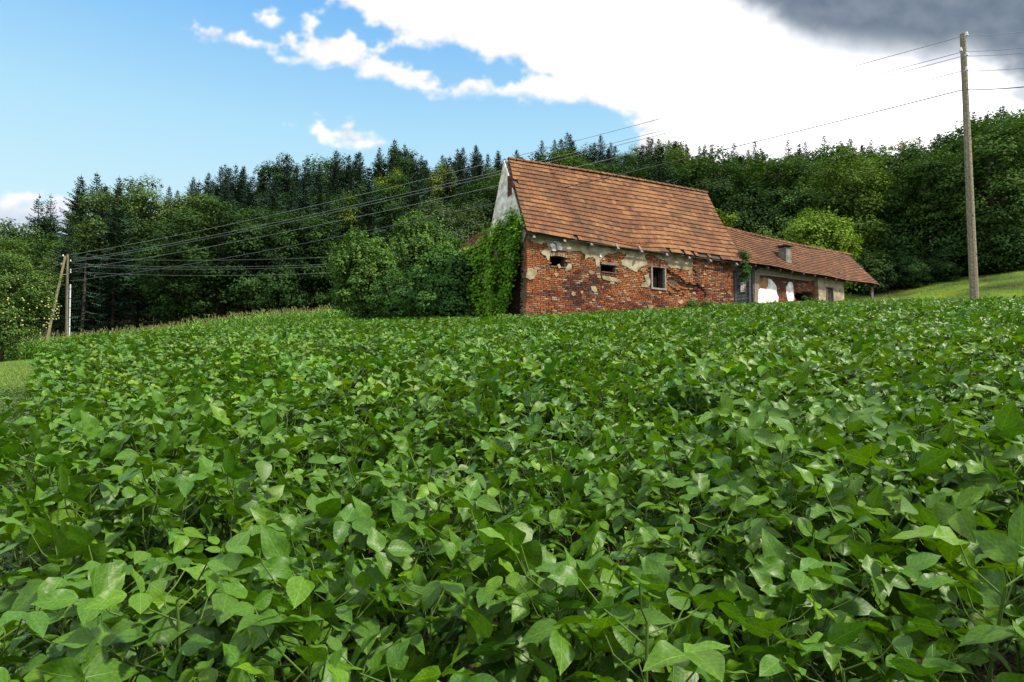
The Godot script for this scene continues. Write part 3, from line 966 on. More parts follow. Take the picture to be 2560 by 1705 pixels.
# ---------------------------------------------------------------- maize, grass, weeds
func make_maize() -> void:
	var kinds := []
	for k in 4:
		var g := RandomNumberGenerator.new()
		g.seed = 50 + k
		var st := MB.new()
		var lv := MB.new()
		var ts := MB.new()
		var h := g.randf_range(2.35, 2.65)
		st.tube(PackedVector3Array([Vector3(0, -0.1, 0), Vector3(0, h * 0.9, 0)]), PackedFloat32Array([0.016, 0.009]), 5, Color(0.10, 0.15, 0.04))
		for j in 11:
			var y := h * (0.12 + 0.07 * j)
			var a := j * PI + g.randf_range(-0.5, 0.5) + k
			var out := Vector3(cos(a), 0, sin(a))
			var side := Vector3(-sin(a), 0, cos(a))
			var L := g.randf_range(0.55, 0.8)
			var prev := Vector3(0, y, 0)
			var pw := 0.03
			for q in 5:
				var u := (q + 1) / 5.0
				var p := Vector3(0, y, 0) + out * L * u * 0.9 + Vector3(0, L * (0.75 * u - 1.05 * u * u), 0)
				var w := 0.045 * sin(PI * (0.18 + 0.82 * u)) + 0.002
				lv.quad(prev - side * pw, prev + side * pw, p + side * w, p - side * w, Color(0.085, 0.195, 0.022) * g.randf_range(0.7, 1.35))
				prev = p
				pw = w
		for j in 4:
			var a := g.randf() * TAU
			ts.bar(Vector3(0, h * 0.9, 0), Vector3(cos(a) * 0.10, h * 0.9 + g.randf_range(0.18, 0.30), sin(a) * 0.10), 0.006, 4, Color(0.20, 0.215, 0.075))
		var all := MB.new()
		all.put(st, Transform3D())
		all.put(lv, Transform3D())
		all.put(ts, Transform3D())
		kinds.append([st.mesh(), lv.mesh(), ts.mesh(), all.mesh()])
	rng.seed = 91
	var poly := PackedVector2Array([Vector2(-60, 42), Vector2(-42, 44.5), Vector2(-36.6, 47.0), Vector2(-36.2, 53.0), Vector2(-27, 54.5), Vector2(-18, 54.5), Vector2(-10, 53.0), Vector2(-9, 64), Vector2(-30, 72), Vector2(-70, 76)])
	var all_p := []
	var y := 44.0
	while y < 76.0:
		var x := -70.0
		while x < -7.0:
			var p := Vector2(x + rng.randf_range(-0.06, 0.06), y + rng.randf_range(-0.08, 0.08))
			if Geometry2D.is_point_in_polygon(p, poly):
				var q := to_px(gpos(p.x, p.y) + Vector3(0, 2, 0))
				if q.x > -60.0:
					all_p.append([p, rng.randi() % 4, rng.randf() * TAU, rng.randf_range(0.88, 1.1), p.y - absf(p.x + 35.0) * 0.05])
			x += 0.27
		y += 0.62
	all_p.sort_custom(func(a, b): return a[0].y < b[0].y)
	# front plants are those with no others before them
	var first := {}
	var pl := [[], [], [], []]
	var n := 0
	for e: Array in all_p:
		var p: Vector2 = e[0]
		var t := Transform3D(Basis(Vector3.UP, e[2]).scaled(Vector3.ONE * e[3]), gpos(p.x, p.y))
		var key := int(floor(p.x / p.y * 420.0))
		if not first.has(key) and n < 300:
			first[key] = true
			n += 1
			var o := thing("maize_plant", "tasselled maize plant in the front row of the maize field", "maize plant", t.origin, "front row of the maize")
			o.basis = t.basis
			part("stalk", kinds[e[1]][0], M.stem, o)
			part("leaves", kinds[e[1]][1], M.maize, o)
			part("tassel", kinds[e[1]][2], M.stem, o)
		else:
			pl[e[1]].append(t)
	var crop := Node3D.new()
	crop.name = "maize_crop"
	add_child(crop)
	tag(crop, "tall tasselled maize field between soybeans and wood", "crop")
	crop.set_meta("kind", "stuff")
	for k in 4:
		var tn := []
		for q in pl[k].size():
			var w := rng.randf_range(0.8, 1.15)
			tn.append(Color(w, w, w * 0.95))
		multi("plants", kinds[k][3], M.maize, pl[k], tn, crop)
	print("maize ", n, " + ", all_p.size() - n)

func tuft(sd: int, blades: int, h: float, spread: float, col: Color) -> MB:
	var g := RandomNumberGenerator.new()
	g.seed = sd
	var b := MB.new()
	for k in blades:
		var a := g.randf() * TAU
		var p := Vector3(cos(a), 0, sin(a)) * g.randf() * spread
		var lean := Vector3(g.randf_range(-1, 1), 0, g.randf_range(-1, 1)) * h * 0.5
		var hh := h * g.randf_range(0.6, 1.2)
		var s := Vector3(cos(a + 1.0), 0, sin(a + 1.0)) * h * 0.03
		var m := p + Vector3(0, hh * 0.6, 0) + lean * 0.4
		var c2 := col * g.randf_range(0.75, 1.3)
		b.quad(p - s, p + s, m + s * 0.8, m - s * 0.8, c2)
		b.tri(m - s * 0.8, m + s * 0.8, p + Vector3(0, hh * 0.9, 0) + lean, c2)
	return b

func make_grass() -> void:
	rng.seed = 55
	var meadow := Node3D.new()
	meadow.name = "meadow_grass"
	add_child(meadow)
	tag(meadow, "short green meadow grass on the slope below the wood", "grass")
	meadow.set_meta("kind", "stuff")
	for k in 3:
		var t := tuft(20 + k, 26, 0.16, 0.28, Color(0.155, 0.240, 0.020))
		var pl := []
		var tn := []
		for i in 9000:
			var px := rng.randf_range(1950, 2640)
			var d := rng.randf_range(34, 66)
			var x := (px - 1280.0) / F * d
			if Geometry2D.is_point_in_polygon(Vector2(x, d), field):
				continue
			pl.append(Transform3D(Basis(Vector3.UP, rng.randf() * TAU).scaled(Vector3.ONE * rng.randf_range(0.7, 1.3)), gpos(x, d)))
			var w := 0.8 + 0.9 * noise_a.get_noise_2d(x * 7.0, d * 7.0) + rng.randf_range(-0.2, 0.2)
			var dry := clampf(noise_b.get_noise_2d(x * 9.0 + 70.0, d * 9.0) * 1.5, 0.0, 0.4)
			tn.append(Color(w * (1.0 + dry), w * (1.0 + dry * 0.35), w * 0.9))
		multi("tufts", t.mesh(), M.blade, pl, tn, meadow)
	var verge := Node3D.new()
	verge.name = "verge_grass"
	add_child(verge)
	tag(verge, "bright mown grass strip beside the soybean field", "grass")
	verge.set_meta("kind", "stuff")
	for k in 3:
		var t := tuft(30 + k, 30, 0.12, 0.2, Color(0.12, 0.20, 0.026))
		var pl := []
		var tn := []
		for i in 5000:
			var d := 7.0 + 40.0 * pow(rng.randf(), 0.8)
			var x := -d * 0.80 + rng.randf_range(-0.8 - d * 0.03, 0.5 + d * 0.06)
			if Geometry2D.is_point_in_polygon(Vector2(x, d), field):
				continue
			pl.append(Transform3D(Basis(Vector3.UP, rng.randf() * TAU).scaled(Vector3.ONE * rng.randf_range(0.7, 1.3)), gpos(x, d)))
			var w := rng.randf_range(0.75, 1.15)
			tn.append(Color(w, w, w * 0.9))
		multi("tufts", t.mesh(), M.blade, pl, tn, verge)
	# weeds between the crop and the verge, close to the camera
	var weeds := Node3D.new()
	weeds.name = "low_weeds"
	add_child(weeds)
	tag(weeds, "low small-leaved weeds along the near field margin", "weeds")
	weeds.set_meta("kind", "stuff")
	for k in 4:
		var g := RandomNumberGenerator.new()
		g.seed = 70 + k
		var b := MB.new()
		for s in 9:
			var a := g.randf() * TAU
			var hh := g.randf_range(0.06, 0.30)
			var tip := Vector3(cos(a) * 0.10, hh, sin(a) * 0.10) * g.randf_range(0.7, 1.2)
			b.tube(PackedVector3Array([Vector3.ZERO, tip * 0.6 + Vector3(0, 0.02, 0), tip]), PackedFloat32Array([0.002, 0.0016, 0.001]), 3, Color(0.08, 0.14, 0.03), false)
			for q in 11:
				var u := 0.25 + 0.75 * q / 10.0
				var p := tip * u + Vector3(g.randf_range(-1, 1), g.randf_range(-0.4, 0.4), g.randf_range(-1, 1)) * 0.022
				var nm := Vector3(g.randf_range(-0.8, 0.8), 1.0, g.randf_range(-0.8, 0.8)).normalized()
				leaf_quad(b, p, nm, [0.022, 0.034, 0.018, 0.050][k], g, Color(0.050, 0.115, 0.016) * g.randf_range(0.6, 1.4))
		var pl := []
		var tn := []
		for i in 2600:
			var d := 1.2 + 10.0 * pow(rng.randf(), 1.4)
			var x := -d * 0.80 + rng.randf_range(-0.5, 1.0)
			if d < 3.0:
				x = rng.randf_range(-3.4, -0.9)
			if Geometry2D.is_point_in_polygon(Vector2(x + 0.1, d), field) and rng.randf() < 0.8:
				continue
			pl.append(Transform3D(Basis(Vector3.UP, rng.randf() * TAU).scaled(Vector3.ONE * rng.randf_range(0.6, 1.2)), gpos(x, d)))
			var w := rng.randf_range(0.7, 1.3)
			tn.append(Color(w * rng.randf_range(0.9, 1.3), w, w * 0.8))
		for s in 2:
			var a := g.randf() * TAU
			var tp := Vector3(cos(a) * 0.10, g.randf_range(0.10, 0.22), sin(a) * 0.10)
			var sd := Vector3(-sin(a), 0, cos(a)) * 0.004
			b.quad(-sd, sd, tp * 0.6 + Vector3(0, 0.05, 0) + sd, tp * 0.6 + Vector3(0, 0.05, 0) - sd, Color(0.05, 0.11, 0.02))
			b.tri(tp * 0.6 + Vector3(0, 0.05, 0) - sd, tp * 0.6 + Vector3(0, 0.05, 0) + sd, tp, Color(0.05, 0.11, 0.02))
		multi("clumps", b.mesh(), M.blade, pl, tn, weeds)
	# white bindweed flowers among the weeds
	for e: Array in [[58, 1536], [64, 1565], [136, 1650], [84, 1660], [24, 1518], [115, 1356]]:
		var p := hit_ground(e[0], e[1], 0.22)
		var st := MB.new()
		var bl := MB.new()
		st.bar(Vector3(0, -0.22, 0), Vector3(0, 0, 0), 0.0015, 4, Color(0.09, 0.15, 0.04))
		var n := 12
		for k in n:
			var a0 := TAU * k / n
			var a1 := TAU * (k + 1) / n
			var o0 := Vector3(cos(a0), 0, sin(a0))
			var o1 := Vector3(cos(a1), 0, sin(a1))
			bl.quad(o0 * 0.003, o1 * 0.003, o1 * 0.011 + Vector3(0, 0.012, 0), o0 * 0.011 + Vector3(0, 0.012, 0), Color.WHITE)
			bl.quad(o0 * 0.011 + Vector3(0, 0.012, 0), o1 * 0.011 + Vector3(0, 0.012, 0), o1 * 0.021 + Vector3(0, 0.016, 0), o0 * 0.021 + Vector3(0, 0.016, 0), Color.WHITE)
		var f := thing("bindweed_flower", "small pale funnel-shaped bindweed flower among the low weeds", "flower", p, "bindweed flowers in the margin")
		f.basis = Basis(Vector3.RIGHT, 0.7)
		part("stalk", st.mesh(), M.stem, f)
		part("petals", bl.mesh(), M.petal, f)

# ---------------------------------------------------------------- poles and wires
func wire(label: String, a: Vector3, b: Vector3, sag: float, r: float, m: Material, group := "") -> void:
	var pts := PackedVector3Array()
	var rad := PackedFloat32Array()
	for i in 33:
		var u := i / 32.0
		pts.append(a.lerp(b, u) - Vector3(0, 4.0 * sag * u * (1.0 - u), 0) - a)
		rad.append(r)
	var bld := MB.new()
	bld.tube(pts, rad, 6, Color.WHITE)
	var o := part("overhead_wire", bld.mesh(), m, self)
	o.position = a
	tag(o, label, "wire", group)

func insulator(parent: Node3D, p: Vector3, dir: Vector3) -> void:
	var hk := MB.new()
	hk.tube(PackedVector3Array([p, p + dir * 0.16, p + dir * 0.2 + Vector3(0, 0.08, 0)]), PackedFloat32Array([0.012, 0.012, 0.012]), 6, Color.WHITE)
	var h := part("hook", hk.mesh(), M.metal, parent)
	var b := MB.new()
	var c := p + dir * 0.2 + Vector3(0, 0.06, 0)
	b.tube(PackedVector3Array([c, c + Vector3(0, 0.03, 0), c + Vector3(0, 0.07, 0), c + Vector3(0, 0.10, 0), c + Vector3(0, 0.13, 0)]), PackedFloat32Array([0.045, 0.05, 0.028, 0.04, 0.02]), 10, Color.WHITE)
	part("insulator", b.mesh(), M.glass_insulator, h)

func pole_mesh(foot: Vector3, head: Vector3, r0: float, r1: float, seed_: int, c0: Color, c1: Color) -> MB:
	# round timber with lengthways checks: facets of uneven tone round the shaft
	var b := MB.new()
	var n := 28
	var rows := 24
	var g := RandomNumberGenerator.new()
	g.seed = seed_
	var ax := (head - foot).normalized()
	var a := ax.cross(Vector3.FORWARD).normalized()
	var e := ax.cross(a)
	var tone := []
	for j in n:
		tone.append(g.randf_range(0.75, 1.2))
	for i in rows + 1:
		var u := float(i) / rows
		for j in n + 1:
			var w := TAU * j / n
			var o := a * cos(w) + e * sin(w)
			var rr := lerpf(r0, r1, u) * (1.0 + 0.02 * noise_a.get_noise_2d(j % n * 40.0, i * 9.0))
			b.v.append(foot.lerp(head, u) + o * rr)
			b.n.append(o)
			b.uv.append(Vector2(float(j) / n, u))
			var k := clampf(0.5 + 0.9 * noise_a.get_noise_2d((j % n) * 22.0, i * 5.0 + seed_ * 100.0), 0.0, 1.0)
			b.c.append(c0.lerp(c1, k) * tone[j % n])
	for i in rows:
		for j in n:
			var k := i * (n + 1) + j
			for q: int in [k, k + n + 1, k + 1, k + 1, k + n + 1, k + n + 2]:
				b.ix.append(q)
	# pointed head
	for j in n:
		var k := rows * (n + 1) + j
		b.tri(b.v[k], b.v[k + 1], head + ax * r1 * 0.9, c0 * 0.6)
	return b

func make_poles() -> void:
	# tall pole in the field
	var d := 20.0
	var foot := at_depth(2435, 756, d)
	foot.y = ground(foot.x, d)
	var head := at_depth(2407, 86, d + 0.2)
	var o := thing("utility_pole", "tall weathered grey wooden utility pole standing in the soybean field", "utility pole", foot)
	part("shaft", pole_mesh(Vector3(0, -0.5, 0), head - foot, 0.128, 0.085, 1, Color(0.17, 0.16, 0.15), Color(0.26, 0.23, 0.13)).mesh(), M.wood, o)
	for e: Array in [[0.10, 0.5], [0.17, 2.0], [0.24, 1.0], [0.31, 0.3], [0.37, 1.6], [0.44, 0.7], [0.50, 2.2], [0.58, 0.2], [0.64, 1.3], [0.72, 0.9], [0.80, 1.9], [0.87, 0.6]]:
		var p: Vector3 = (head - foot) * e[0]
		var dir := Vector3(cos(e[1]), 0, sin(e[1]))
		var b := MB.new()
		b.bar(p + dir * 0.06, p + dir * (lerpf(0.128, 0.085, e[0]) + 0.012), 0.018, 6, Color(0.05, 0.045, 0.04))
		part("peg_hole", b.mesh(), M.wood, o)
	# attachments at the pole
	var ys := [90, 129, 140, 177, 224]
	var left_px := [[174, 637], [182, 650], [180, 655], [181, 673], [175, 702]]
	var att := []
	for k in 5:
		var p := at_depth(2408, ys[k], d - 0.12)
		att.append(p)
	for k in [0, 1, 2, 3]:
		insulator(o, att[k] - foot - Vector3(0.0, 0.06, 0.0), Vector3(-1 if k == 1 else 1, 0, 0.3).normalized() * 0.5)
	# braced pole by the maize
	var d2 := 50.0
	var f2 := at_depth(168, 872, d2)
	f2.y = ground(f2.x, d2)
	var h2 := at_depth(169, 637, d2)
	var o2 := thing("utility_pole", "braced wooden utility pole with a leaning strut before the maize", "utility pole", f2)
	part("shaft", pole_mesh(Vector3(0, -0.4, 0), h2 - f2, 0.115, 0.085, 2, Color(0.13, 0.115, 0.09), Color(0.18, 0.165, 0.10)).mesh(), M.wood, o2)
	var sf := at_depth(104, 890, 46.5)
	sf.y = ground(sf.x, 46.5) - 0.2
	part("strut", pole_mesh(sf - f2, at_depth(163, 641, 49.8) - f2, 0.105, 0.08, 3, Color(0.12, 0.115, 0.07), Color(0.17, 0.16, 0.08)).mesh(), M.wood, o2)
	var tie := MB.new()
	tie.bar(at_depth(153, 686, 49.4) - f2, at_depth(170, 686, 50) - f2, 0.02, 6, Color.WHITE)
	part("tie_bolt", tie.mesh(), M.metal, o2)
	for e: Array in [[156, 638, -1], [152, 659, -1], [178, 651, 1], [178, 674, 1], [178, 680, 1]]:
		insulator(o2, at_depth(e[0] - e[2] * 8, e[1] + 4, d2) - f2, Vector3(e[2], 0, 0))
	var sg := MB.new()
	sg.box(Transform3D(Basis(), at_depth(171, 853, d2 - 0.16) - f2), Vector3(0.12, 0.20, 0.01), Color.WHITE)
	part("warning_plate", sg.mesh(), M.sign, o2)
	# pale banded post in the maize
	var pf := at_depth(176, 838, 53)
	pf.y = ground(pf.x, 53)
	var ph := at_depth(176, 711, 53)
	var o3 := thing("banded_post", "slim white post with dark bands next to the braced pole", "post", pf)
	var pb := MB.new()
	pb.bar(Vector3(0, -0.2, 0), ph - pf, 0.05, 10, Color.WHITE)
	part("shaft", pb.mesh(), M.white_paint, o3)
	for k in 7:
		var bb := MB.new()
		var c := (ph - pf) * (0.22 + 0.12 * k)
		bb.bar(c - Vector3(0, 0.03, 0), c + Vector3(0, 0.03, 0), 0.056, 10, Color.WHITE)
		part("band", bb.mesh(), M.dark_band, o3)
	# wires from pole to pole, and on out of the picture
	var right_px := [[2560, 66], [2560, 106], [2560, 119], [2560, 157], [2560, 204]]
	var names := ["topmost overhead wire", "second overhead wire from the pole tops", "third overhead wire, close under the second", "fourth overhead wire from the pole tops"]
	var sags := [0.62, 0.62, 0.62, 0.62, 0.75]
	for k in 5:
		var a := at_depth(left_px[k][0], left_px[k][1], d2 - 0.1)
		var nm: String = "thick black cable below the wires" if k == 4 else names[k]
		wire(nm + " between braced pole and tall pole", a, att[k], sags[k], 0.018 if k == 4 else 0.010, M.cable if k == 4 else M.wire)
		var e := at_depth(right_px[k][0], right_px[k][1], 16.6)
		wire(nm + " beyond the tall pole", att[k], att[k] + (e - att[k]) * 2.4, 0.15, 0.014 if k == 4 else 0.008, M.cable if k == 4 else M.wire)
	var house := [[174, 642, 1000, 633], [178, 658, 1000, 651], [186, 664, 1000, 656], [188, 679, 1000, 673]]
	for k in 4:
		wire(["uppermost", "second", "third", "lowest"][k] + " thin wire from the braced pole into the thicket", at_depth(house[k][0], house[k][1], d2), at_depth(house[k][2], house[k][3], 38.0), 0.35, 0.007, M.wire)
	for e: Array in [[155, 638, 20, 690], [151, 659, 20, 706]]:
		var a := at_depth(e[0], e[1], d2)
		var b := at_depth(e[2], e[3], 56.0)
		wire(("upper" if e[1] < 650 else "lower") + " wire leaving the braced pole behind the fruit tree", a, a + (b - a) * 2.0, 0.3, 0.012, M.wire)

# ---------------------------------------------------------------- tiled roofs
# one clay tile: x across (1 wide), z down the slope (1 long), with three shallow flutes
func tile_shape(seed_: int) -> MB:
	var g := RandomNumberGenerator.new()
	g.seed = seed_
	var b := MB.new()
	var prof := [0.000, 0.010, 0.001, 0.010, 0.001, 0.010, 0.000]
	var n := prof.size() - 1
	var th := 0.026
	for k in n:
		var x0 := -0.49 + 0.98 * k / n
		var x1 := -0.49 + 0.98 * (k + 1) / n
		var y0: float = prof[k]
		var y1: float = prof[k + 1]
		b.quad(Vector3(x0, y0, 0), Vector3(x1, y1, 0), Vector3(x1, y1, 1), Vector3(x0, y0, 1), Color.WHITE)
		b.quad(Vector3(x0, y0, 1), Vector3(x1, y1, 1), Vector3(x1, y1 - th, 1), Vector3(x0, y0 - th, 1), Color.WHITE)
	b.quad(Vector3(-0.49, 0, 0), Vector3(-0.49, 0, 1), Vector3(-0.49, -th, 1), Vector3(-0.49, -th, 0), Color.WHITE)
	b.quad(Vector3(0.49, 0, 1), Vector3(0.49, 0, 0), Vector3(0.49, -th, 0), Vector3(0.49, -th, 1), Color.WHITE)
	b.quad(Vector3(-0.49, -th, 0), Vector3(-0.49, -th, 1), Vector3(0.49, -th, 1), Vector3(0.49, -th, 0), Color.WHITE)
	return b

var tile_base: MB
var tile_mesh: ArrayMesh
var tile_mats := []
const TILE_TONES := [Color(0.189, 0.083, 0.037), Color(0.171, 0.075, 0.035), Color(0.157, 0.071, 0.034), Color(0.214, 0.098, 0.043), Color(0.250, 0.120, 0.051), Color(0.133, 0.065, 0.034), Color(0.146, 0.077, 0.035), Color(0.117, 0.059, 0.034)]

func tile_tone(r: int, c: int, streak: float, dark: float, g: RandomNumberGenerator) -> int:
	var w := noise_a.get_noise_2d(c * 6.0 + r * 4.0 + 300.0, r * 10.0) * 1.3 + g.randf_range(-0.28, 0.28) + streak
	if w > 0.62:
		return 4
	if w > 0.38:
		return 3
	if g.randf() < dark:
		return 5 if g.randf() < 0.6 else 7
	if noise_a.get_noise_2d(c * 7.0, r * 7.0 + 800.0) > 0.28:
		return 6
	return 0 if w > 0.05 else (1 if w > -0.25 else 2)

func tile_roof(parent: Node3D, RL: Vector3, RR: Vector3, AL: Vector3, AR: Vector3, rows: int, cols: int, singles: int, disp: Callable, skip: Callable, streak: Callable, dark: float, seed_: int, by_left := true) -> void:
	var g := RandomNumberGenerator.new()
	g.seed = seed_
	var up := (RR - RL).cross(AL - RL).normalized()
	if up.y < 0.0:
		up = -up
	var P := func(a: float, b: float) -> Vector3:
		return RL.lerp(RR, a).lerp(AL.lerp(AR, a), b) + up * disp.call(a, b)
	# deck under the tiles
	var dk := MB.new()
	for i in 16:
		for j in 8:
			var q := []
			for e: Vector2 in [Vector2(i, j), Vector2(i + 1, j), Vector2(i + 1, j + 1), Vector2(i, j + 1)]:
				q.append(P.call(e.x / 16.0, e.y / 8.0 * 0.985) - up * 0.035)
			dk.quad(q[0], q[1], q[2], q[3], Color.WHITE)
	part("roof_deck", dk.mesh(), M.deck, parent)
	var bulk := MB.new()
	var done := 0
	for c in cols:
		for r in rows:
			var a := (c + 0.5) / cols
			var b0 := float(r) / rows
			var b1 := (r + 1.0) / rows
			if skip.call(r, c, a):
				continue
			var p0: Vector3 = P.call(a, b0 - 0.25 / rows)
			var p1: Vector3 = P.call(a, b1)
			var ex: Vector3 = (P.call(a + 0.5 / cols, b1) - P.call(a - 0.5 / cols, b1))
			var nn := ex.cross(p1 - p0).normalized()
			if nn.y < 0.0:
				nn = -nn
			var j := g.randf_range(-0.005, 0.006)
			var k := g.randf_range(-0.012, 0.012)
			var lo := p1 + nn * (0.052 + j)
			var hi := p0 + nn * 0.006
			var t := Transform3D(Basis(ex * 1.0 + (lo - hi) * k, nn, (lo - hi) * g.randf_range(0.97, 1.03)), hi)
			var tn := tile_tone(r, c, streak.call(a, b0), dark, g)
			if done < singles:
				part("tile", tile_mesh, tile_mats[tn], parent, t)
				done += 1
			else:
				var w := g.randf_range(0.85, 1.15)
				bulk.put(tile_base, t, TILE_TONES[tn] * w)
	if bulk.v.size():
		var o := part("tiles", bulk.mesh(), M.tile, parent)
		o.set_meta("kind", "stuff")

func ridge_tiles(parent: Node3D, a: Vector3, b: Vector3, count: int, seed_: int, sag: Callable) -> void:
	var g := RandomNumberGenerator.new()
	g.seed = seed_
	var u := (b - a).normalized()
	var side := u.cross(Vector3.UP).normalized()
	var L := a.distance_to(b) / count
	for k in count:
		var m := MB.new()
		var p0 := a + u * L * k + Vector3(0, sag.call((k + 0.0) / count), 0)
		var p1 := a + u * L * (k + 1.06) + Vector3(0, sag.call((k + 1.0) / count), 0)
		var n := 8
		for j in n:
			var w0 := PI * j / n
			var w1 := PI * (j + 1) / n
			for seg: Array in [[0.0, 0.11, 0.85, 0.10], [0.85, 0.125, 1.0, 0.128]]:
				var q0 := p0.lerp(p1, seg[0])
				var q1 := p0.lerp(p1, seg[2])
				var f0: float = seg[1]
				var f1: float = seg[3]
				m.quad(q0 + (side * cos(w0) + Vector3.UP * sin(w0)) * f0, q1 + (side * cos(w0) + Vector3.UP * sin(w0)) * f1, q1 + (side * cos(w1) + Vector3.UP * sin(w1)) * f1, q0 + (side * cos(w1) + Vector3.UP * sin(w1)) * f0, Color.WHITE)
		part("ridge_tile", m.mesh(), tile_mats[[0, 3, 1, 0, 4, 6, 2][g.randi() % 7]], parent)

# ---------------------------------------------------------------- masonry helpers
func jitter_poly(p: PackedVector2Array, amp: float, step: float, seed_: int) -> PackedVector2Array:
	var g := RandomNumberGenerator.new()
	g.seed = seed_
	var out := PackedVector2Array()
	for i in p.size():
		var a := p[i]
		var b := p[(i + 1) % p.size()]
		var n := maxi(1, int(a.distance_to(b) / step))
		for k in n:
			out.append(a.lerp(b, float(k) / n) + Vector2(g.randf_range(-amp, amp), g.randf_range(-amp, amp)))
	return out

# a slab with that outline: W maps (x, y, out) to a place
func slab(poly: PackedVector2Array, W: Callable, t0: float, t1: float, col: Color) -> MB:
	var b := MB.new()
	var tri := Geometry2D.triangulate_polygon(poly)
	for k in tri.size() / 3:
		var a := poly[tri[k * 3]]
		var e := poly[tri[k * 3 + 1]]
		var f := poly[tri[k * 3 + 2]]
		b.tri(W.call(a.x, a.y, t1), W.call(e.x, e.y, t1), W.call(f.x, f.y, t1), col)
	for i in poly.size():
		var a := poly[i]
		var e := poly[(i + 1) % poly.size()]
		b.quad(W.call(a.x, a.y, t0), W.call(e.x, e.y, t0), W.call(e.x, e.y, t1), W.call(a.x, a.y, t1), col)
	return b

func in_any(p: Vector2, polys: Array) -> bool:
	for q: PackedVector2Array in polys:
		if Geometry2D.is_point_in_polygon(p, q):
			return true
	return false

func in_rects(p: Vector2, rects: Array, grow := 0.0) -> bool:
	for r: Rect2 in rects:
		if r.grow(grow).has_point(p):
			return true
	return false

# a wall of boxes round its openings
func wall_with_holes(W: Callable, x0: float, x1: float, y0: float, y1: Callable, holes: Array, t0: float, t1: float, step: float) -> MB:
	var b := MB.new()
	var xs := []
	var x := x0
	while x < x1 - 0.01:
		xs.append(x)
		x += step
	xs.append(x1)
	for r: Rect2 in holes:
		xs.append(r.position.x)
		xs.append(r.end.x)
	xs.sort()
	for i in xs.size() - 1:
		var a: float = xs[i]
		var e: float = xs[i + 1]
		if e - a < 0.004:
			continue
		var m := (a + e) * 0.5
		var ys := [[y0, y1.call(m)]]
		for r: Rect2 in holes:
			if m > r.position.x and m < r.end.x:
				var nx := []
				for s: Array in ys:
					if r.end.y <= s[0] or r.position.y >= s[1]:
						nx.append(s)
					else:
						if r.position.y > s[0]:
							nx.append([s[0], r.position.y])
						if r.end.y < s[1]:
							nx.append([r.end.y, s[1]])
				ys = nx
		var cut := []
		for s: Array in ys:
			var lo: float = s[0]
			for brk: float in [-1.0, 0.15, 1.3]:
				if brk > lo + 0.01 and brk < s[1] - 0.01:
					cut.append([lo, brk])
					lo = brk
			cut.append([lo, s[1]])
		for s: Array in cut:
			b.hexa([W.call(a, s[0], t0), W.call(e, s[0], t0), W.call(e, s[0], t1), W.call(a, s[0], t1), W.call(a, s[1], t0), W.call(e, s[1], t0), W.call(e, s[1], t1), W.call(a, s[1], t1)], Color.WHITE)
	return b

var brick_mesh: ArrayMesh
var brick_base: MB
var brick_mats := []
const BRICK_TONES := [Color(0.400, 0.149, 0.054), Color(0.344, 0.115, 0.043), Color(0.270, 0.082, 0.035), Color(0.200, 0.065, 0.034), Color(0.140, 0.051, 0.033), Color(0.428, 0.209, 0.102), Color(0.428, 0.307, 0.200), Color(0.130, 0.112, 0.110), Color(0.079, 0.047, 0.035), Color(0.288, 0.163, 0.093)]

func brick_shape() -> MB:
	# a box with its outer edges knocked off, 1 x 1 x 1, outer face at z = 0
	var b := MB.new()
	var e := 0.06
	var f := 0.10
	var o := [Vector3(-0.5, -0.5, -1), Vector3(0.5, -0.5, -1), Vector3(0.5, 0.5, -1), Vector3(-0.5, 0.5, -1)]
	var m := [Vector3(-0.5, -0.5, -0.12), Vector3(0.5, -0.5, -0.12), Vector3(0.5, 0.5, -0.12), Vector3(-0.5, 0.5, -0.12)]
	var i := [Vector3(-0.5 + e, -0.5 + f, 0), Vector3(0.5 - e, -0.5 + f, 0), Vector3(0.5 - e, 0.5 - f, 0), Vector3(-0.5 + e, 0.5 - f, 0)]
	for k in 4:
		var n := (k + 1) % 4
		b.quad(o[n], o[k], m[k], m[n], Color.WHITE)
		b.quad(m[n], m[k], i[k], i[n], Color.WHITE)
	b.quad(i[3], i[2], i[1], i[0], Color.WHITE)
	return b

func brick_tone(x: float, y: float, low: float, g: RandomNumberGenerator) -> int:
	# low: 0 where the masonry is clean orange, 1 where it is dark and mixed
	var w := g.randf()
	var n := noise_a.get_noise_2d(x * 22.0, y * 30.0)
	var k := clampf(low + n * 0.8 + g.randf_range(-0.35, 0.35), 0.0, 1.0)
	if w < 0.015 + 0.06 * low:
		return 7
	if w < 0.05 + 0.15 * low:
		return 6
	if k < 0.25:
		return 5 if g.randf() < 0.25 else 0
	if k < 0.45:
		return 1
	if k < 0.65:
		return 2 if g.randf() < 0.7 else 9
	if k < 0.85:
		return 3
	return 4 if g.randf() < 0.6 else 8

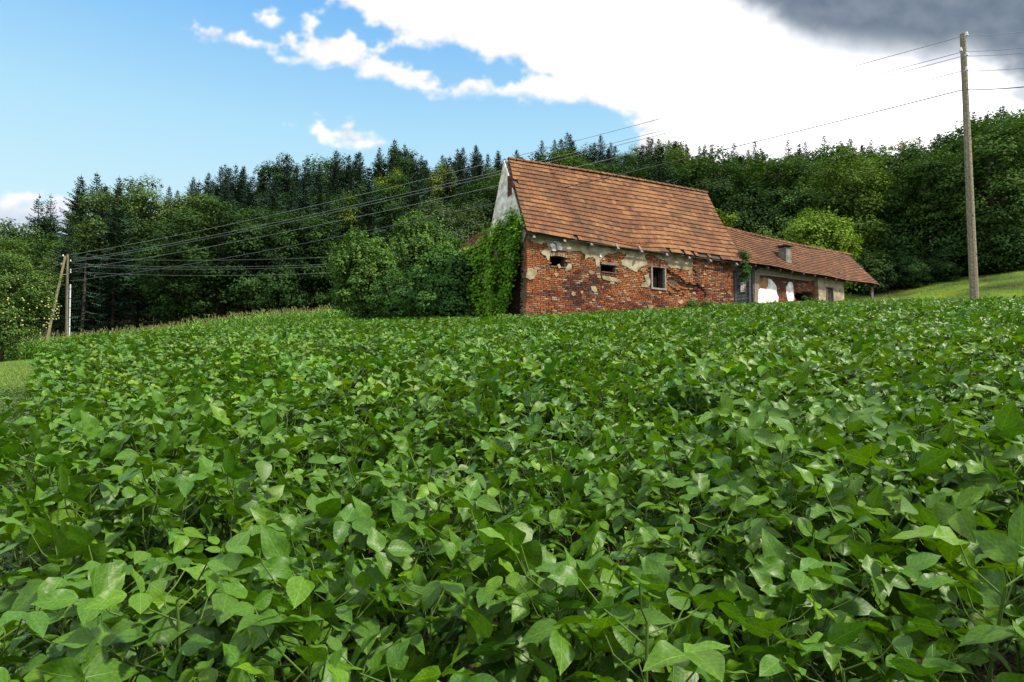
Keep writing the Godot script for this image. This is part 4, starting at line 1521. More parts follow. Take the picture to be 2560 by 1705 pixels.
# courses of bricks on a wall: W(x, y, out); frame gives the wall's axes for one brick
func lay_bricks(parent: Node3D, W: Callable, ax: Vector3, out: Vector3, x0: float, x1: float, y0: float, y1: Callable, keep: Callable, sunk: Callable, low: Callable, singles: int, seed_: int, length := 0.255, course := 0.078) -> void:
	var g := RandomNumberGenerator.new()
	g.seed = seed_
	var bulk := MB.new()
	var list := []
	var y := y0
	var r := 0
	while y < y1.call(x0) + 0.2:
		var x := x0 - (0.0 if r % 2 else length * 0.5)
		var cc := 0
		while x < x1:
			var L := length
			if cc % 2 == 1 and r % 3 == 0:
				L = length * 0.52     # headers here and there
			var c := x + L * 0.5
			var a := maxf(x, x0)
			var e := minf(x + L, x1)
			if e - a > 0.05 and y < y1.call(c) and keep.call(c, y + course * 0.5):
				list.append([(a + e) * 0.5, y + course * 0.5, e - a - 0.012])
			x += L
			cc += 1
		y += course
		r += 1
	list.sort_custom(func(p, q): return p[0] < q[0])
	var n := 0
	for e: Array in list:
		var s: float = sunk.call(e[0], e[1])
		var t := Transform3D(Basis(ax * e[2], (Vector3.UP + ax * g.randf_range(-0.012, 0.012)) * (course - 0.014 + g.randf_range(-0.004, 0.003)), (out + ax * g.randf_range(-0.03, 0.03)).normalized() * 0.13), W.call(e[0], e[1], g.randf_range(-0.006, 0.007) - s * g.randf_range(0.3, 1.0)))
		var lw: float = low.call(e[0], e[1])
		var tn := brick_tone(e[0], e[1], lw, g)
		if n < singles and s < 0.01:
			part("brick", brick_mesh, brick_mats[tn], parent, t)
			n += 1
		else:
			bulk.put(brick_base, t, BRICK_TONES[tn] * g.randf_range(0.8, 1.2))
	if bulk.v.size():
		var o := part("brickwork", bulk.mesh(), M.brick, parent)
		o.set_meta("kind", "stuff")

func px_list(z: Array, ox: float, oy: float, k: float) -> PackedVector2Array:
	var out := PackedVector2Array()
	for e: Array in z:
		out.append(Vector2(ox + e[0] / k, oy + e[1] / k))
	return out

func beam(parent: Node3D, called: String, a: Vector3, b: Vector3, w: float, h: float, m: Material, col: Color) -> MeshInstance3D:
	var dir := (b - a).normalized()
	var side := dir.cross(Vector3.UP)
	if side.length() < 0.05:
		side = dir.cross(Vector3.FORWARD)
	side = side.normalized()
	var up := side.cross(dir)
	var mb := MB.new()
	mb.box(Transform3D(Basis(side, up, dir), (a + b) * 0.5), Vector3(w, h, a.distance_to(b)), col)
	return part(called, mb.mesh(), m, parent)

# ---------------------------------------------------------------- the barn
func make_barn() -> void:
	var al := deg_to_rad(62.0)
	var u := Vector3(sin(al), 0, -cos(al))
	var o := Vector3(cos(al), 0, sin(al))
	var C0 := at_depth(1317, 690, 25.0)
	var yb := on_plane(1308, 792, C0, o).y
	var C := Vector3(C0.x, yb, C0.z)
	var barn := thing("brick_barn", "tall brick barn with steep orange tiled roof and peeling plaster", "barn", C)
	var sag_h := func(h: float) -> float: return 0.20 * clampf((1.3 - h) / 2.3, 0.0, 1.0)
	# front wall frame: x along the wall, y up, t outwards
	var W := func(x: float, y: float, t: float) -> Vector3:
		var b: float = sag_h.call(y)
		return u * (x - b * clampf(1.0 - x / 4.0, 0.0, 1.0)) + Vector3(0, y, 0) + o * (t + b)
	var WG := func(x: float, y: float, t: float) -> Vector3:      # gable: x runs back from the corner
		var b: float = sag_h.call(y)
		return -o * (x - b * clampf(1.0 - x / 4.0, 0.0, 1.0)) + Vector3(0, y, 0) - u * (t + b)
	var loc := func(px: float, py: float) -> Vector2:
		var p := on_plane(px, py, C, o) - C
		return Vector2(p.dot(u), p.y)
	var locg := func(px: float, py: float) -> Vector2:
		var p := on_plane(px, py, C, u) - C
		return Vector2(-p.dot(o), p.y)
	var AL := on_plane(1316, 581, C + o * 0.30, o) - C
	var AR := on_plane(1861, 656, C + o * 0.30, o) - C
	var hw := 1.95
	var RL := on_plane(1271, 397, C - o * hw, o) - C
	var RR := on_plane(1766, 482, C - o * hw, o) - C
	var x_end: float = loc.call(1834, 700).x
	print("barn C ", C, " AL ", AL, " AR ", AR, " RL ", RL, " RR ", RR, " RLs ", RL.dot(u), " len ", x_end, " ARs ", AR.dot(u), " RRs ", RR.dot(u))
	var top := func(x: float) -> float: return lerpf(AL.y, AR.y, clampf(x / x_end, 0, 1)) + 0.30
	var rect := func(a: Vector2, b: Vector2) -> Rect2:
		var p: Vector2 = loc.call(a.x, a.y)
		var q: Vector2 = loc.call(b.x, b.y)
		return Rect2(minf(p.x, q.x), minf(p.y, q.y), absf(p.x - q.x), absf(p.y - q.y))
	var w1: Rect2 = rect.call(Vector2(1378, 637), Vector2(1416, 668))
	var w2: Rect2 = rect.call(Vector2(1504, 660), Vector2(1541, 682))
	var w3: Rect2 = rect.call(Vector2(1627, 667), Vector2(1665, 722))
	var holes := [w1, w2, w3]
	# plaster outlines
	var outlines := [
		px_list([[690, 60], [690, 180], [740, 225], [790, 260], [850, 265], [900, 288], [950, 262], [1015, 262], [1040, 330], [960, 365], [915, 430], [950, 465], [1000, 480], [1030, 560], [1060, 560], [1070, 470], [1085, 405], [1200, 380], [1290, 390], [1390, 425], [1440, 405], [1540, 398], [1600, 398], [1650, 430], [1690, 470], [1670, 570], [1720, 520], [1800, 500], [1860, 540], [1870, 640], [1935, 670], [1935, 560], [1960, 530], [2040, 465], [2080, 440], [2150, 450], [2250, 410], [2420, 430], [2420, 300], [1600, 180]], 1220, 570, 6.926),
		px_list([[150, 330], [175, 450], [160, 520], [90, 560], [100, 640], [160, 660], [220, 700], [300, 740], [350, 760], [400, 700], [460, 660], [530, 640], [540, 580], [490, 500], [500, 470], [560, 450], [680, 470], [740, 530], [830, 560], [850, 600], [878, 570], [875, 360]], 1540, 570, 6.926),
		px_list([[882, 380], [890, 560], [900, 660], [950, 700], [1060, 690], [1120, 720], [1200, 730], [1290, 720], [1335, 690], [1325, 600], [1318, 420]], 1540, 570, 6.926),
		px_list([[680, 700], [760, 690], [840, 730], [840, 800], [790, 870], [720, 890], [660, 850]], 1220, 570, 6.926),
		px_list([[480, 820], [560, 810], [590, 900], [580, 1000], [530, 1030], [430, 1020], [450, 960], [520, 930]], 1540, 570, 6.926),
		px_list([[1780, 1010], [1860, 1010], [1890, 1100], [1840, 1110], [1790, 1080]], 1220, 570, 6.926),
		px_list([[1960, 820], [2100, 840], [2300, 900], [2250, 940], [2000, 900]], 1220, 570, 6.926),
		px_list([[520, 1330], [630, 1340], [620, 1400], [560, 1410]], 1540, 570, 6.926),
		px_list([[1390, 620], [1440, 640], [1450, 700], [1350, 760], [1330, 730]], 1220, 570, 6.926),
	]
	var plast := []
	for k in outlines.size():
		var q := PackedVector2Array()
		for p: Vector2 in outlines[k]:
			q.append(loc.call(p.x, p.y))
		plast.append(jitter_poly(q, 0.018, 0.07, 40 + k))
	var fallen := PackedVector2Array()
	for p: Vector2 in px_list([[885, 700], [960, 740], [1060, 830], [1180, 880], [1200, 950], [1420, 980], [1510, 1050], [1570, 1130], [1590, 1200], [1500, 1220], [1390, 1130], [1200, 1100], [1150, 1180], [900, 1180], [880, 1000]], 1540, 570, 6.926):
		fallen.append(loc.call(p.x, p.y))
	fallen = jitter_poly(fallen, 0.05, 0.15, 3)
	var crack := PackedVector2Array()
	for p: Vector2 in px_list([[1240, 470], [1300, 520], [1345, 640], [1385, 760], [1400, 880], [1430, 980], [1415, 985], [1380, 880], [1362, 770], [1325, 660], [1280, 560]], 1540, 570, 6.926):
		crack.append(loc.call(p.x, p.y))
	# wall core, mortar face, bricks, plaster
	var wall := part("front_wall", wall_with_holes(W, 0.0, x_end, -1.3, top, holes, -0.50, -0.15, 0.5).mesh(), M.mortar, barn)
	var mo := MB.new()
	var cs := 0.10
	var yy := -1.3
	while yy < 4.2:
		var xx := 0.0
		var run := -1.0
		while xx < x_end + cs:
			var p := Vector2(xx + cs * 0.5, yy + cs * 0.5)
			var ok: bool = xx < x_end - cs and p.y < top.call(p.x) and not in_rects(p, holes, 0.05) and not Geometry2D.is_point_in_polygon(p, fallen) and not Geometry2D.is_point_in_polygon(p, crack)
			if ok and run < 0.0:
				run = xx
			if not ok and run >= 0.0:
				mo.hexa([W.call(run, yy, -0.15), W.call(xx, yy, -0.15), W.call(xx, yy, -0.032), W.call(run, yy, -0.032), W.call(run, yy + cs, -0.15), W.call(xx, yy + cs, -0.15), W.call(xx, yy + cs, -0.032), W.call(run, yy + cs, -0.032)], Color.WHITE)
				run = -1.0
			xx += cs
		yy += cs
	part("mortar", mo.mesh(), M.mortar, wall)
	var keep := func(x: float, y: float) -> bool:
		var p := Vector2(x, y)
		return not in_rects(p, holes, 0.06) and not in_any(p, plast) and not Geometry2D.is_point_in_polygon(p, crack) and not (Geometry2D.is_point_in_polygon(p, fallen) and noise_a.get_noise_2d(x * 60.0, y * 60.0) > 0.22)
	var sunk := func(x: float, y: float) -> float:
		return 0.16 if Geometry2D.is_point_in_polygon(Vector2(x, y), fallen) else 0.0
	var x_crack: float = loc.call(1738, 700).x
	var low := func(x: float, y: float) -> float:
		var v := 0.62 if y < 1.45 + 1.6 * noise_b.get_noise_2d(x * 18.0, y * 18.0) else 0.08
		if x > x_crack:
			v = 0.55
		return v
	lay_bricks(wall, W, u, o, 0.0, x_end, -0.9, top, keep, sunk, low, 200, 11)
	for k in plast.size():
		var light := Color(0.315, 0.275, 0.185) if k < 2 else Color(0.285, 0.245, 0.155)
		part("plaster", slab(plast[k], W, -0.02, 0.016 + 0.002 * k, light).mesh(), M.plaster, wall)
	for e: Array in [[[1070, 290], [1110, 265], [1160, 300], [1170, 400], [1110, 400]], [[1180, 250], [1262, 268], [1250, 300], [1278, 340], [1275, 384], [1205, 384]], [[1120, 235], [1200, 230], [1240, 250], [1180, 262]], [[1925, 455], [1955, 440], [1960, 500], [1930, 510]]]:
		var q := PackedVector2Array()
		for p: Vector2 in px_list(e, 1220, 570, 6.926):
			q.append(loc.call(p.x, p.y))
		part("limewash", slab(jitter_poly(q, 0.012, 0.05, 7), W, 0.0, 0.040, Color(0.72, 0.74, 0.76)).mesh(), M.plaster, wall)
	var gp := RandomNumberGenerator.new()
	gp.seed = 31
	for k in 110:
		var c := Vector2(gp.randf_range(0.2, x_end - 0.3), gp.randf_range(0.0, 3.2))
		if in_any(c, plast) or in_rects(c, holes, 0.16) or Geometry2D.is_point_in_polygon(c, fallen) or gp.randf() < 0.5 * (1.0 - c.y / 3.2) or c.y > top.call(c.x) - 0.3:
			continue
		var q := PackedVector2Array()
		var rx := gp.randf_range(0.03, 0.16)
		var ry := rx * gp.randf_range(0.35, 0.8)
		for j in 11:
			var w := TAU * j / 11.0
			q.append(c + Vector2(cos(w) * rx, sin(w) * ry) * gp.randf_range(0.55, 1.2))
		part("plaster", slab(q, W, -0.02, 0.010 + gp.randf() * 0.006, Color(0.30, 0.205, 0.125) * gp.randf_range(0.7, 1.15)).mesh(), M.plaster, wall)
	# soldier course over the tall window
	var x3 := w3.position.x
	for k in 13:
		var f := (k - 6.0) / 6.0
		var t := Transform3D(Basis((u + Vector3(0, -f * 0.12, 0)) * 0.066, (Vector3.UP + u * f * 0.12) * 0.24, o * 0.13), W.call(x3 + w3.size.x * (0.5 + f * 0.62), w3.end.y + 0.21 - f * f * 0.07, 0.008))
		part("brick", brick_mesh, brick_mats[[9, 1, 5, 2][k % 4]], wall, t)
	# the openings
	var win := part("window", MB_box(W, w1.position.x - 0.03, w1.end.x + 0.03, w1.position.y - 0.06, w1.position.y, -0.14, 0.03, Color(0.20, 0.11, 0.08)), M.brick, barn)
	var arch := MB.new()
	for k in 7:
		var f := (k - 3.0) / 3.0
		arch.box(Transform3D(Basis(u, Vector3.UP, o) * Basis(Vector3.BACK, -f * 0.2), W.call(w1.get_center().x + f * w1.size.x * 0.5, w1.end.y + 0.05 - f * f * 0.045, -0.03)), Vector3(0.095, 0.13, 0.10), Color(0.36, 0.27, 0.18) * (1.0 + 0.1 * (k % 3)))
	part("arch", arch.mesh(), M.brick, win)
	var rb := MB.new()
	rb.box(Transform3D(Basis(u, Vector3.UP, o) * Basis(Vector3.BACK, 0.5), W.call(w1.get_center().x - 0.02, w1.position.y + 0.0, 0.03)), Vector3(0.12, 0.16, 0.06), Color(0.55, 0.36, 0.27))
	part("loose_brick", rb.mesh(), M.brick, win)
	var jb := part("jamb", MB_box(W, w1.end.x - 0.05, w1.end.x + 0.01, w1.position.y, w1.end.y, -0.3, -0.06, Color(0.10, 0.085, 0.07)), M.wood, win)
	var win2 := part("window", MB_box(W, w2.position.x - 0.04, w2.end.x + 0.08, w2.end.y - 0.01, w2.end.y + 0.09, -0.2, 0.05, Color(0.17, 0.16, 0.155)), M.wood, barn)
	part("sill", MB_box(W, w2.position.x, w2.end.x, w2.position.y - 0.04, w2.position.y, -0.2, 0.02, Color(0.15, 0.10, 0.08)), M.wood, win2)
	part("jamb", MB_box(W, w2.end.x - 0.05, w2.end.x, w2.position.y, w2.end.y - 0.01, -0.2, -0.03, Color(0.13, 0.11, 0.10)), M.wood, win2)
	var fw := 0.075
	var grey := Color(0.27, 0.24, 0.225)
	var win3 := Node3D.new()
	win3.name = "window"
	barn.add_child(win3, true)
	part("frame", MB_box(W, w3.position.x, w3.position.x + fw, w3.position.y, w3.end.y, -0.12, 0.035, grey), M.wood, win3)
	part("frame", MB_box(W, w3.end.x - fw, w3.end.x, w3.position.y, w3.end.y, -0.12, 0.035, grey), M.wood, win3)
	part("frame", MB_box(W, w3.position.x - 0.06, w3.end.x + 0.06, w3.end.y, w3.end.y + fw * 0.8, -0.12, 0.04, grey * 0.6), M.wood, win3)
	part("frame", MB_box(W, w3.position.x - 0.02, w3.end.x + 0.02, w3.position.y - fw, w3.position.y, -0.12, 0.045, grey), M.wood, win3)
	for k in 4:
		var bx := w3.position.x + w3.size.x * (0.25 + 0.17 * k)
		var bb := MB.new()
		bb.bar(W.call(bx, w3.position.y, -0.1), W.call(bx, w3.end.y, -0.1), 0.008, 5, Color(0.03, 0.025, 0.022))
		part("bar", bb.mesh(), M.wood, win3)
	# rough brick infill standing back inside the tall window
	var inf := part("infill", MB_box(W, w3.position.x + fw, w3.end.x - 0.22, w3.position.y, w3.end.y - 0.35, -0.48, -0.36, Color(0.10, 0.06, 0.045)), M.brick, win3)
	# gable wall
	var depth := hw * 1.86
	var gt := func(x: float) -> float:
		return lerpf(AL.y + 0.12, RL.y - 0.10, 1.0 - (absf(x - hw) / (hw + 0.02) if x < hw else (x - hw) / (depth - hw + 0.02)))
	var gw := part("gable_wall", wall_with_holes(WG, 0.15, depth, -1.6, gt, [], -0.50, -0.02, 0.13).mesh(), M.mortar, barn)
	var gpl := PackedVector2Array()
	for p: Vector2 in [Vector2(1315, 583), Vector2(1313, 592), Vector2(1309, 603), Vector2(1300, 611), Vector2(1294, 617), Vector2(1291, 640), Vector2(1286, 648), Vector2(1270, 652), Vector2(1240, 640), Vector2(1225, 620)]:
		gpl.append(locg.call(p.x, p.y))
	var back_x: float = minf(gpl[gpl.size() - 1].x, depth)
	gpl.append(Vector2(back_x, gt.call(back_x)))
	gpl.append(Vector2(hw, RL.y - 0.10))
	var gj := jitter_poly(gpl, 0.012, 0.10, 5)
	gj = Geometry2D.intersect_polygons(gj, PackedVector2Array([Vector2(0.01, -2), Vector2(0.01, AL.y + 0.13), Vector2(hw, RL.y - 0.06), Vector2(depth, AL.y + 0.10), Vector2(depth, -2)]))[0]
	part("plaster", slab(gj, WG, -0.02, 0.022, Color(0.60, 0.585, 0.55)).mesh(), M.plaster, gw)
	var gkeep := func(x: float, y: float) -> bool: return not Geometry2D.is_point_in_polygon(Vector2(x, y), gj)
	var none := func(_x: float, _y: float) -> float: return 0.0
	var glow := func(_x: float, _y: float) -> float: return 0.42
	lay_bricks(gw, WG, -o, -u, 0.0, depth, -0.9, func(x: float) -> float: return minf(gt.call(x), 3.4), gkeep, none, glow, 85, 12)
	for e: Array in [[1270, 438, 1275.5, 494], [1275.8, 442, 1281, 490]]:
		var a: Vector2 = locg.call(e[0], e[3])
		var b: Vector2 = locg.call(e[2], e[1])
		var x0 := minf(a.x, b.x)
		var x1 := maxf(a.x, b.x)
		var slot := part("vent_slot", MB_box(WG, x0, x1, a.y, b.y, -0.02, 0.026, Color(0.06, 0.03, 0.025)), M.brick, gw)
		for k in 9:
			var y0 := lerpf(a.y, b.y, (k + 0.12) / 9.0)
			var y1 := lerpf(a.y, b.y, (k + 0.75) / 9.0)
			part("brick", MB_box(WG, x0 + 0.02, x1 - 0.02, y0, y1, 0.02, 0.034, BRICK_TONES[3 + k % 2]), M.brick, slot)
	# back and far walls
	var WB := func(x: float, y: float, t: float) -> Vector3: return u * x + Vector3(0, y, 0) - o * (depth + t)
	part("back_wall", wall_with_holes(WB, 0.0, x_end, -1.6, func(x: float) -> float: return lerpf(AL.y, AR.y, x / x_end), [], -0.4, 0.0, 1.0).mesh(), M.inner, barn)
	var gr := func(x: float) -> float: return lerpf(AR.y + 0.05, RR.y - 0.15, 1.0 - absf(x - hw) / (hw + 0.02))
	var WE := func(x: float, y: float, t: float) -> Vector3: return u * (x_end + t - 0.02) + Vector3(0, y, 0) - o * x
	part("end_wall", wall_with_holes(WE, 0.52, depth - 0.42, -1.6, gr, [], -0.4, 0.0, 0.2).mesh(), M.inner, barn)
	# roof
	var roof := Node3D.new()
	roof.name = "roof"
	barn.add_child(roof)
	var disp := func(a: float, b: float) -> float:
		return -0.24 * exp(-pow((a - 0.47) / 0.13, 2.0)) * smoothstep(0.25, 0.95, b) + 0.05 * sin(a * 11.0 + b * 2.0) * b - 0.05 * sin(b * PI)
	var gaps := []
	for e: Array in [[1443, 1450], [1676, 1682], [1705, 1710], [1733, 1739], [1748, 1774], [1787, 1808]]:
		var p0 := on_plane(e[0], 600 + (e[0] - 1443) * 0.13 + 18, C + o * 0.30, o) - C
		var p1 := on_plane(e[1], 600 + (e[1] - 1443) * 0.13 + 18, C + o * 0.30, o) - C
		gaps.append([(p0 - AL).dot(u) / (AR - AL).dot(u), (p1 - AL).dot(u) / (AR - AL).dot(u)])
	var skip := func(r: int, c: int, a: float) -> bool:
		if r == 5 and c == 0:
			return true
		if r == 16:
			for e: Array in gaps:
				if a > e[0] - 0.004 and a < e[1] + 0.004:
					return true
		return false
	var streak := func(a: float, b: float) -> float:
		return 0.42 * exp(-pow((a - 0.60 - b * 0.10) / 0.17, 2.0)) + 0.10
	tile_roof(roof, RL, RR, AL, AR, 17, 58, 270, disp, skip, streak, 0.22, 21)
	var BL := RL + (RL - AL) * 0.80
	BL.y = AL.y
	var BR := RR + (RR - AR) * 0.80
	BR.y = AR.y
	var bk := MB.new()
	bk.quad(RL, RR, BR, BL, TILE_TONES[1])
	bk.quad(RL - Vector3(0, 0.06, 0), BL - Vector3(0, 0.06, 0), BR - Vector3(0, 0.06, 0), RR - Vector3(0, 0.06, 0), TILE_TONES[5])
	part("back_slope", bk.mesh(), M.tile, roof)
	ridge_tiles(roof, RL + Vector3(0, -0.03, 0), RR + Vector3(0, -0.03, 0), 31, 4, func(a: float) -> float: return 0.06 * sin(a * PI))
	# verge board down the edge of the gable, and rafter ends under the eaves
	beam(roof, "verge_board", RL + Vector3(0, -0.12, 0), BL + Vector3(0, -0.1, 0), 0.05, 0.12, M.wood, Color(0.10, 0.05, 0.04))
	for px: float in [1334, 1411, 1478, 1544, 1603, 1666, 1722, 1775, 1841]:
		var s := (on_plane(px, 600 + (px - 1411) * 0.14, C + o * 0.26, o) - C).dot(u)
		var f := (s - AL.dot(u)) / (AR - AL).dot(u)
		var e := AL.lerp(AR, f)
		var rr := RL.lerp(RR, f)
		var dirv := (rr - e).normalized()
		beam(roof, "rafter", e - Vector3(0, 0.30, 0) + dirv * 0.45, e - Vector3(0, 0.20, 0) - dirv * 0.02, 0.10, 0.12, M.wood, Color(0.19, 0.18, 0.17))
	beam(roof, "gap_shade_batten", AL - Vector3(0, 0.06, 0) + o * -0.06, AR - Vector3(0, 0.06, 0) + o * -0.06, 0.05, 0.04, M.wood, Color(0.05, 0.042, 0.036))  # batten coloured dark, standing in for the shaded gap under the eaves

	# creeper over the gable
	var vine := thing("climbing_vine", "leafy green creeper hanging down the barn's white gable", "vine", C + Vector3(0, -0.5, 0) - o * 2.0 - u * 0.3)
	var base := vine.position
	var vl := MB.new()
	var vs := MB.new()
	var vp := PackedVector2Array([Vector2(1288, 506), Vector2(1298, 520), Vector2(1299, 560), Vector2(1294, 610), Vector2(1282, 650), Vector2(1270, 720), Vector2(1258, 800), Vector2(1195, 815), Vector2(1200, 730), Vector2(1160, 700), Vector2(1135, 655), Vector2(1165, 618), Vector2(1200, 590), Vector2(1215, 562), Vector2(1245, 558), Vector2(1262, 535), Vector2(1275, 520)])
	var g := RandomNumberGenerator.new()
	g.seed = 99
	for k in 240:
		var q := Vector2(g.randf_range(1130, 1310), g.randf_range(500, 812))
		if not Geometry2D.is_point_in_polygon(q, vp):
			continue
		var off := g.randf_range(0.05, 0.30) + (0.30 if q.x < 1230.0 else 0.0)
		var cen := on_plane(q.x, q.y, C - u * off, u)
		var col := Color(0.045, 0.130, 0.010).lerp(Color(0.105, 0.225, 0.016), clampf(g.randf() + (0.35 if q.x < 1250.0 else 0.0), 0, 1))
		var low_end := cen + Vector3(g.randf_range(-0.1, 0.1), -g.randf_range(0.4, 1.1), 0)
		vs.bar(cen - base, low_end - base, 0.008, 4, Color(0.06, 0.05, 0.03))
		for j in 85:
			var p := cen.lerp(low_end, g.randf()) + Vector3(g.randfn(), g.randfn(), g.randfn()) * 0.11
			leaf_quad(vl, p - base, (-u + Vector3(0, 0.8, 0) + o * 0.3 + Vector3(g.randf() - 0.5, g.randf() - 0.5, g.randf() - 0.5) * 1.4).normalized(), 0.15, g, col * g.randf_range(0.75, 1.3))
	part("stems", vs.mesh(), M.bark, vine)
	part("foliage", vl.mesh(), M.leaf, vine)

	# low wing behind the barn
	var near_e := on_plane(1226, 604, C - o * (depth - 0.1) - u * 0.5, u)
	var far_e := near_e - o * 6.0
	var wing := thing("lean_to_shed", "low shed roof of dark red tiles half hidden behind the creeper", "shed", far_e.lerp(near_e, 0.5) - Vector3(0, 2.4, 0))
	var wb := wing.position
	var fe := far_e - wb
	var ne := near_e - wb
	var lift := u * 2.2 + Vector3(0, 1.9, 0)
	var wr := Node3D.new()
	wr.name = "roof"
	wing.add_child(wr)
	var flat := func(_a: float, _b: float) -> float: return 0.0
	var noskip := func(_r: int, _c: int, _a: float) -> bool: return false
	var plainst := func(_a: float, _b: float) -> float: return -0.3
	tile_roof(wr, fe + lift, ne + lift, fe, ne, 13, 26, 300, flat, noskip, plainst, 0.45, 31)
	var ww := MB.new()
	ww.hexa([fe + u * 0.3 - Vector3(0, 6, 0), ne + u * 0.3 - Vector3(0, 6, 0), ne + u * 4.0 - Vector3(0, 6, 0), fe + u * 4.0 - Vector3(0, 6, 0), fe + u * 0.3, ne + u * 0.3, ne + u * 4.0, fe + u * 4.0], Color(0.3, 0.26, 0.2))
	part("wall", ww.mesh(), M.plaster, wing)

func MB_box(W: Callable, x0: float, x1: float, y0: float, y1: float, t0: float, t1: float, col: Color) -> ArrayMesh:
	var b := MB.new()
	b.hexa([W.call(x0, y0, t0), W.call(x1, y0, t0), W.call(x1, y0, t1), W.call(x0, y0, t1), W.call(x0, y1, t0), W.call(x1, y1, t0), W.call(x1, y1, t1), W.call(x0, y1, t1)], col)
	return b.mesh()

# ---------------------------------------------------------------- the long outbuilding
func make_outbuilding() -> void:
	var al := deg_to_rad(57.0)
	var u := Vector3(sin(al), 0, -cos(al))
	var o := Vector3(cos(al), 0, sin(al))
	var C0 := at_depth(1878, 700, 32.0)
	var yb := on_plane(1960, 766, C0, o).y
	var C := Vector3(C0.x, yb, C0.z)
	var house := thing("farm_outbuilding", "long low ruined outbuilding with sagging red tiled roof and chimney", "outbuilding", C)
	var W := func(x: float, y: float, t: float) -> Vector3: return u * x + Vector3(0, y, 0) + o * t
	var loc := func(px: float, py: float, t: float) -> Vector2:
		var p := on_plane(px, py, C + o * t, o) - C
		return Vector2(p.dot(u), p.y)
	var et := 0.65
	var AL := on_plane(1874, 657, C + o * et, o) - C
	var AR := on_plane(2200, 714, C + o * et, o) - C
	var hw := 1.6
	var RL := on_plane(1800, 568, C - o * hw, o) - C
	var RR := on_plane(2122, 637, C - o * hw, o) - C
	print("house C ", C, " AL ", AL, " AR ", AR, " RL ", RL, " RR ", RR, " s: ", AL.dot(u), " ", AR.dot(u), " ", RL.dot(u), " ", RR.dot(u))
	var xa := 0.02
	var xb: float = loc.call(2037, 730, 0.0).x
	var xc: float = loc.call(2110, 730, 0.22).x
	var xe := AR.dot(u) - 0.3
	var zp := func(zx: float, zy: float) -> Vector2: return loc.call(1780 + zx / 5.12, 540 + zy / 5.12, 0.0)
	var top := func(x: float) -> float: return lerpf(AL.y, AR.y, clampf((x - AL.dot(u)) / (AR - AL).dot(u), 0, 1)) + 0.25
	var w: Rect2
	var wa: Vector2 = loc.call(2067, 753, 0.22)
	var wb: Vector2 = loc.call(2082, 721, 0.22)
	w = Rect2(wa.x, wa.y, wb.x - wa.x, wb.y - wa.y)
	var hole_poly := PackedVector2Array()
	for e: Array in [[1070, 960], [1120, 985], [1180, 960], [1240, 965], [1300, 985], [1306, 1090], [1200, 1130], [1080, 1120], [1060, 1040]]:
		hole_poly.append(zp.call(e[0], e[1]))
	var hr := Rect2(hole_poly[0], Vector2.ZERO)
	for p: Vector2 in hole_poly:
		hr = hr.expand(p)
	var wall := part("front_wall", wall_with_holes(W, xa, xb, -1.2, top, [hr.grow(-0.08)], -0.45, -0.13, 0.4).mesh(), M.mortar, house)
	var plast := []
	var cols := []
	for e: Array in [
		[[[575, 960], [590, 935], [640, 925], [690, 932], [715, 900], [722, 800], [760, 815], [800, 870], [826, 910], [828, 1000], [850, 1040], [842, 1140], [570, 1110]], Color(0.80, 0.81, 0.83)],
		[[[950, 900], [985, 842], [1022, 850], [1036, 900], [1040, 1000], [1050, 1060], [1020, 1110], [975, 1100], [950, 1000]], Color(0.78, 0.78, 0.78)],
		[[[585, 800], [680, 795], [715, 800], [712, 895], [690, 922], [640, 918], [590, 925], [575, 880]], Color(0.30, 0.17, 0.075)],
		[[[560, 760], [700, 770], [940, 800], [1240, 840], [1300, 820], [1300, 760], [900, 700], [560, 650]], Color(0.24, 0.21, 0.185)],  # weathered timber band under the eaves, in plain grey wood colour
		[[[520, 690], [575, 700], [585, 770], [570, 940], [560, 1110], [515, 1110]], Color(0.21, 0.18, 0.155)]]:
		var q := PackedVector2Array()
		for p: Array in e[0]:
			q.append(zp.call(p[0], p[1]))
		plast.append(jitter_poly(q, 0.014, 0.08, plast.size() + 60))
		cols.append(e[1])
	var mo := MB.new()
	var cs := 0.12
	var yy := -1.2
	while yy < 3.4:
		var xx := xa
		var run := -1.0
		while xx < xb + cs:
			var p := Vector2(xx + cs * 0.5, yy + cs * 0.5)
			var ok: bool = xx < xb - cs and p.y < top.call(p.x) and not Geometry2D.is_point_in_polygon(p, hole_poly)
			if ok and run < 0.0:
				run = xx
			if not ok and run >= 0.0:
				mo.hexa([W.call(run, yy, -0.13), W.call(xx, yy, -0.13), W.call(xx, yy, -0.02), W.call(run, yy, -0.02), W.call(run, yy + cs, -0.13), W.call(xx, yy + cs, -0.13), W.call(xx, yy + cs, -0.02), W.call(run, yy + cs, -0.02)], Color.WHITE)
				run = -1.0
			xx += cs
		yy += cs
	part("mortar", mo.mesh(), M.mortar, wall)
	var keep := func(x: float, y: float) -> bool:
		var p := Vector2(x, y)
		return not in_any(p, plast) and not Geometry2D.is_point_in_polygon(p, hole_poly)
	var none := func(_x: float, _y: float) -> float: return 0.0
	var low := func(_x: float, y: float) -> float: return 0.55 if y < 1.1 else 0.85
	lay_bricks(wall, W, u, o, xa, xb, -0.3, top, keep, none, low, 300, 15)
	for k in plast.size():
		part(["plaster", "plaster", "clay_render", "weathered_beam", "post"][k], slab(plast[k], W, -0.02, 0.014 + 0.003 * k if k < 3 else 0.05 + 0.02 * k, cols[k]).mesh(), M.plaster if k < 3 else M.wood, wall)
	# rendered block with the barred window
	var blk := part("rendered_block", wall_with_holes(W, xb, xc, -1.2, top, [w], -0.45, 0.22, 0.6).mesh(), M.plaster, house)
	blk.material_override = M.plaster.duplicate()
	blk.material_override.albedo_color = Color(0.30, 0.25, 0.17).linear_to_srgb()
	var win := Node3D.new()
	win.name = "window"
	house.add_child(win, true)
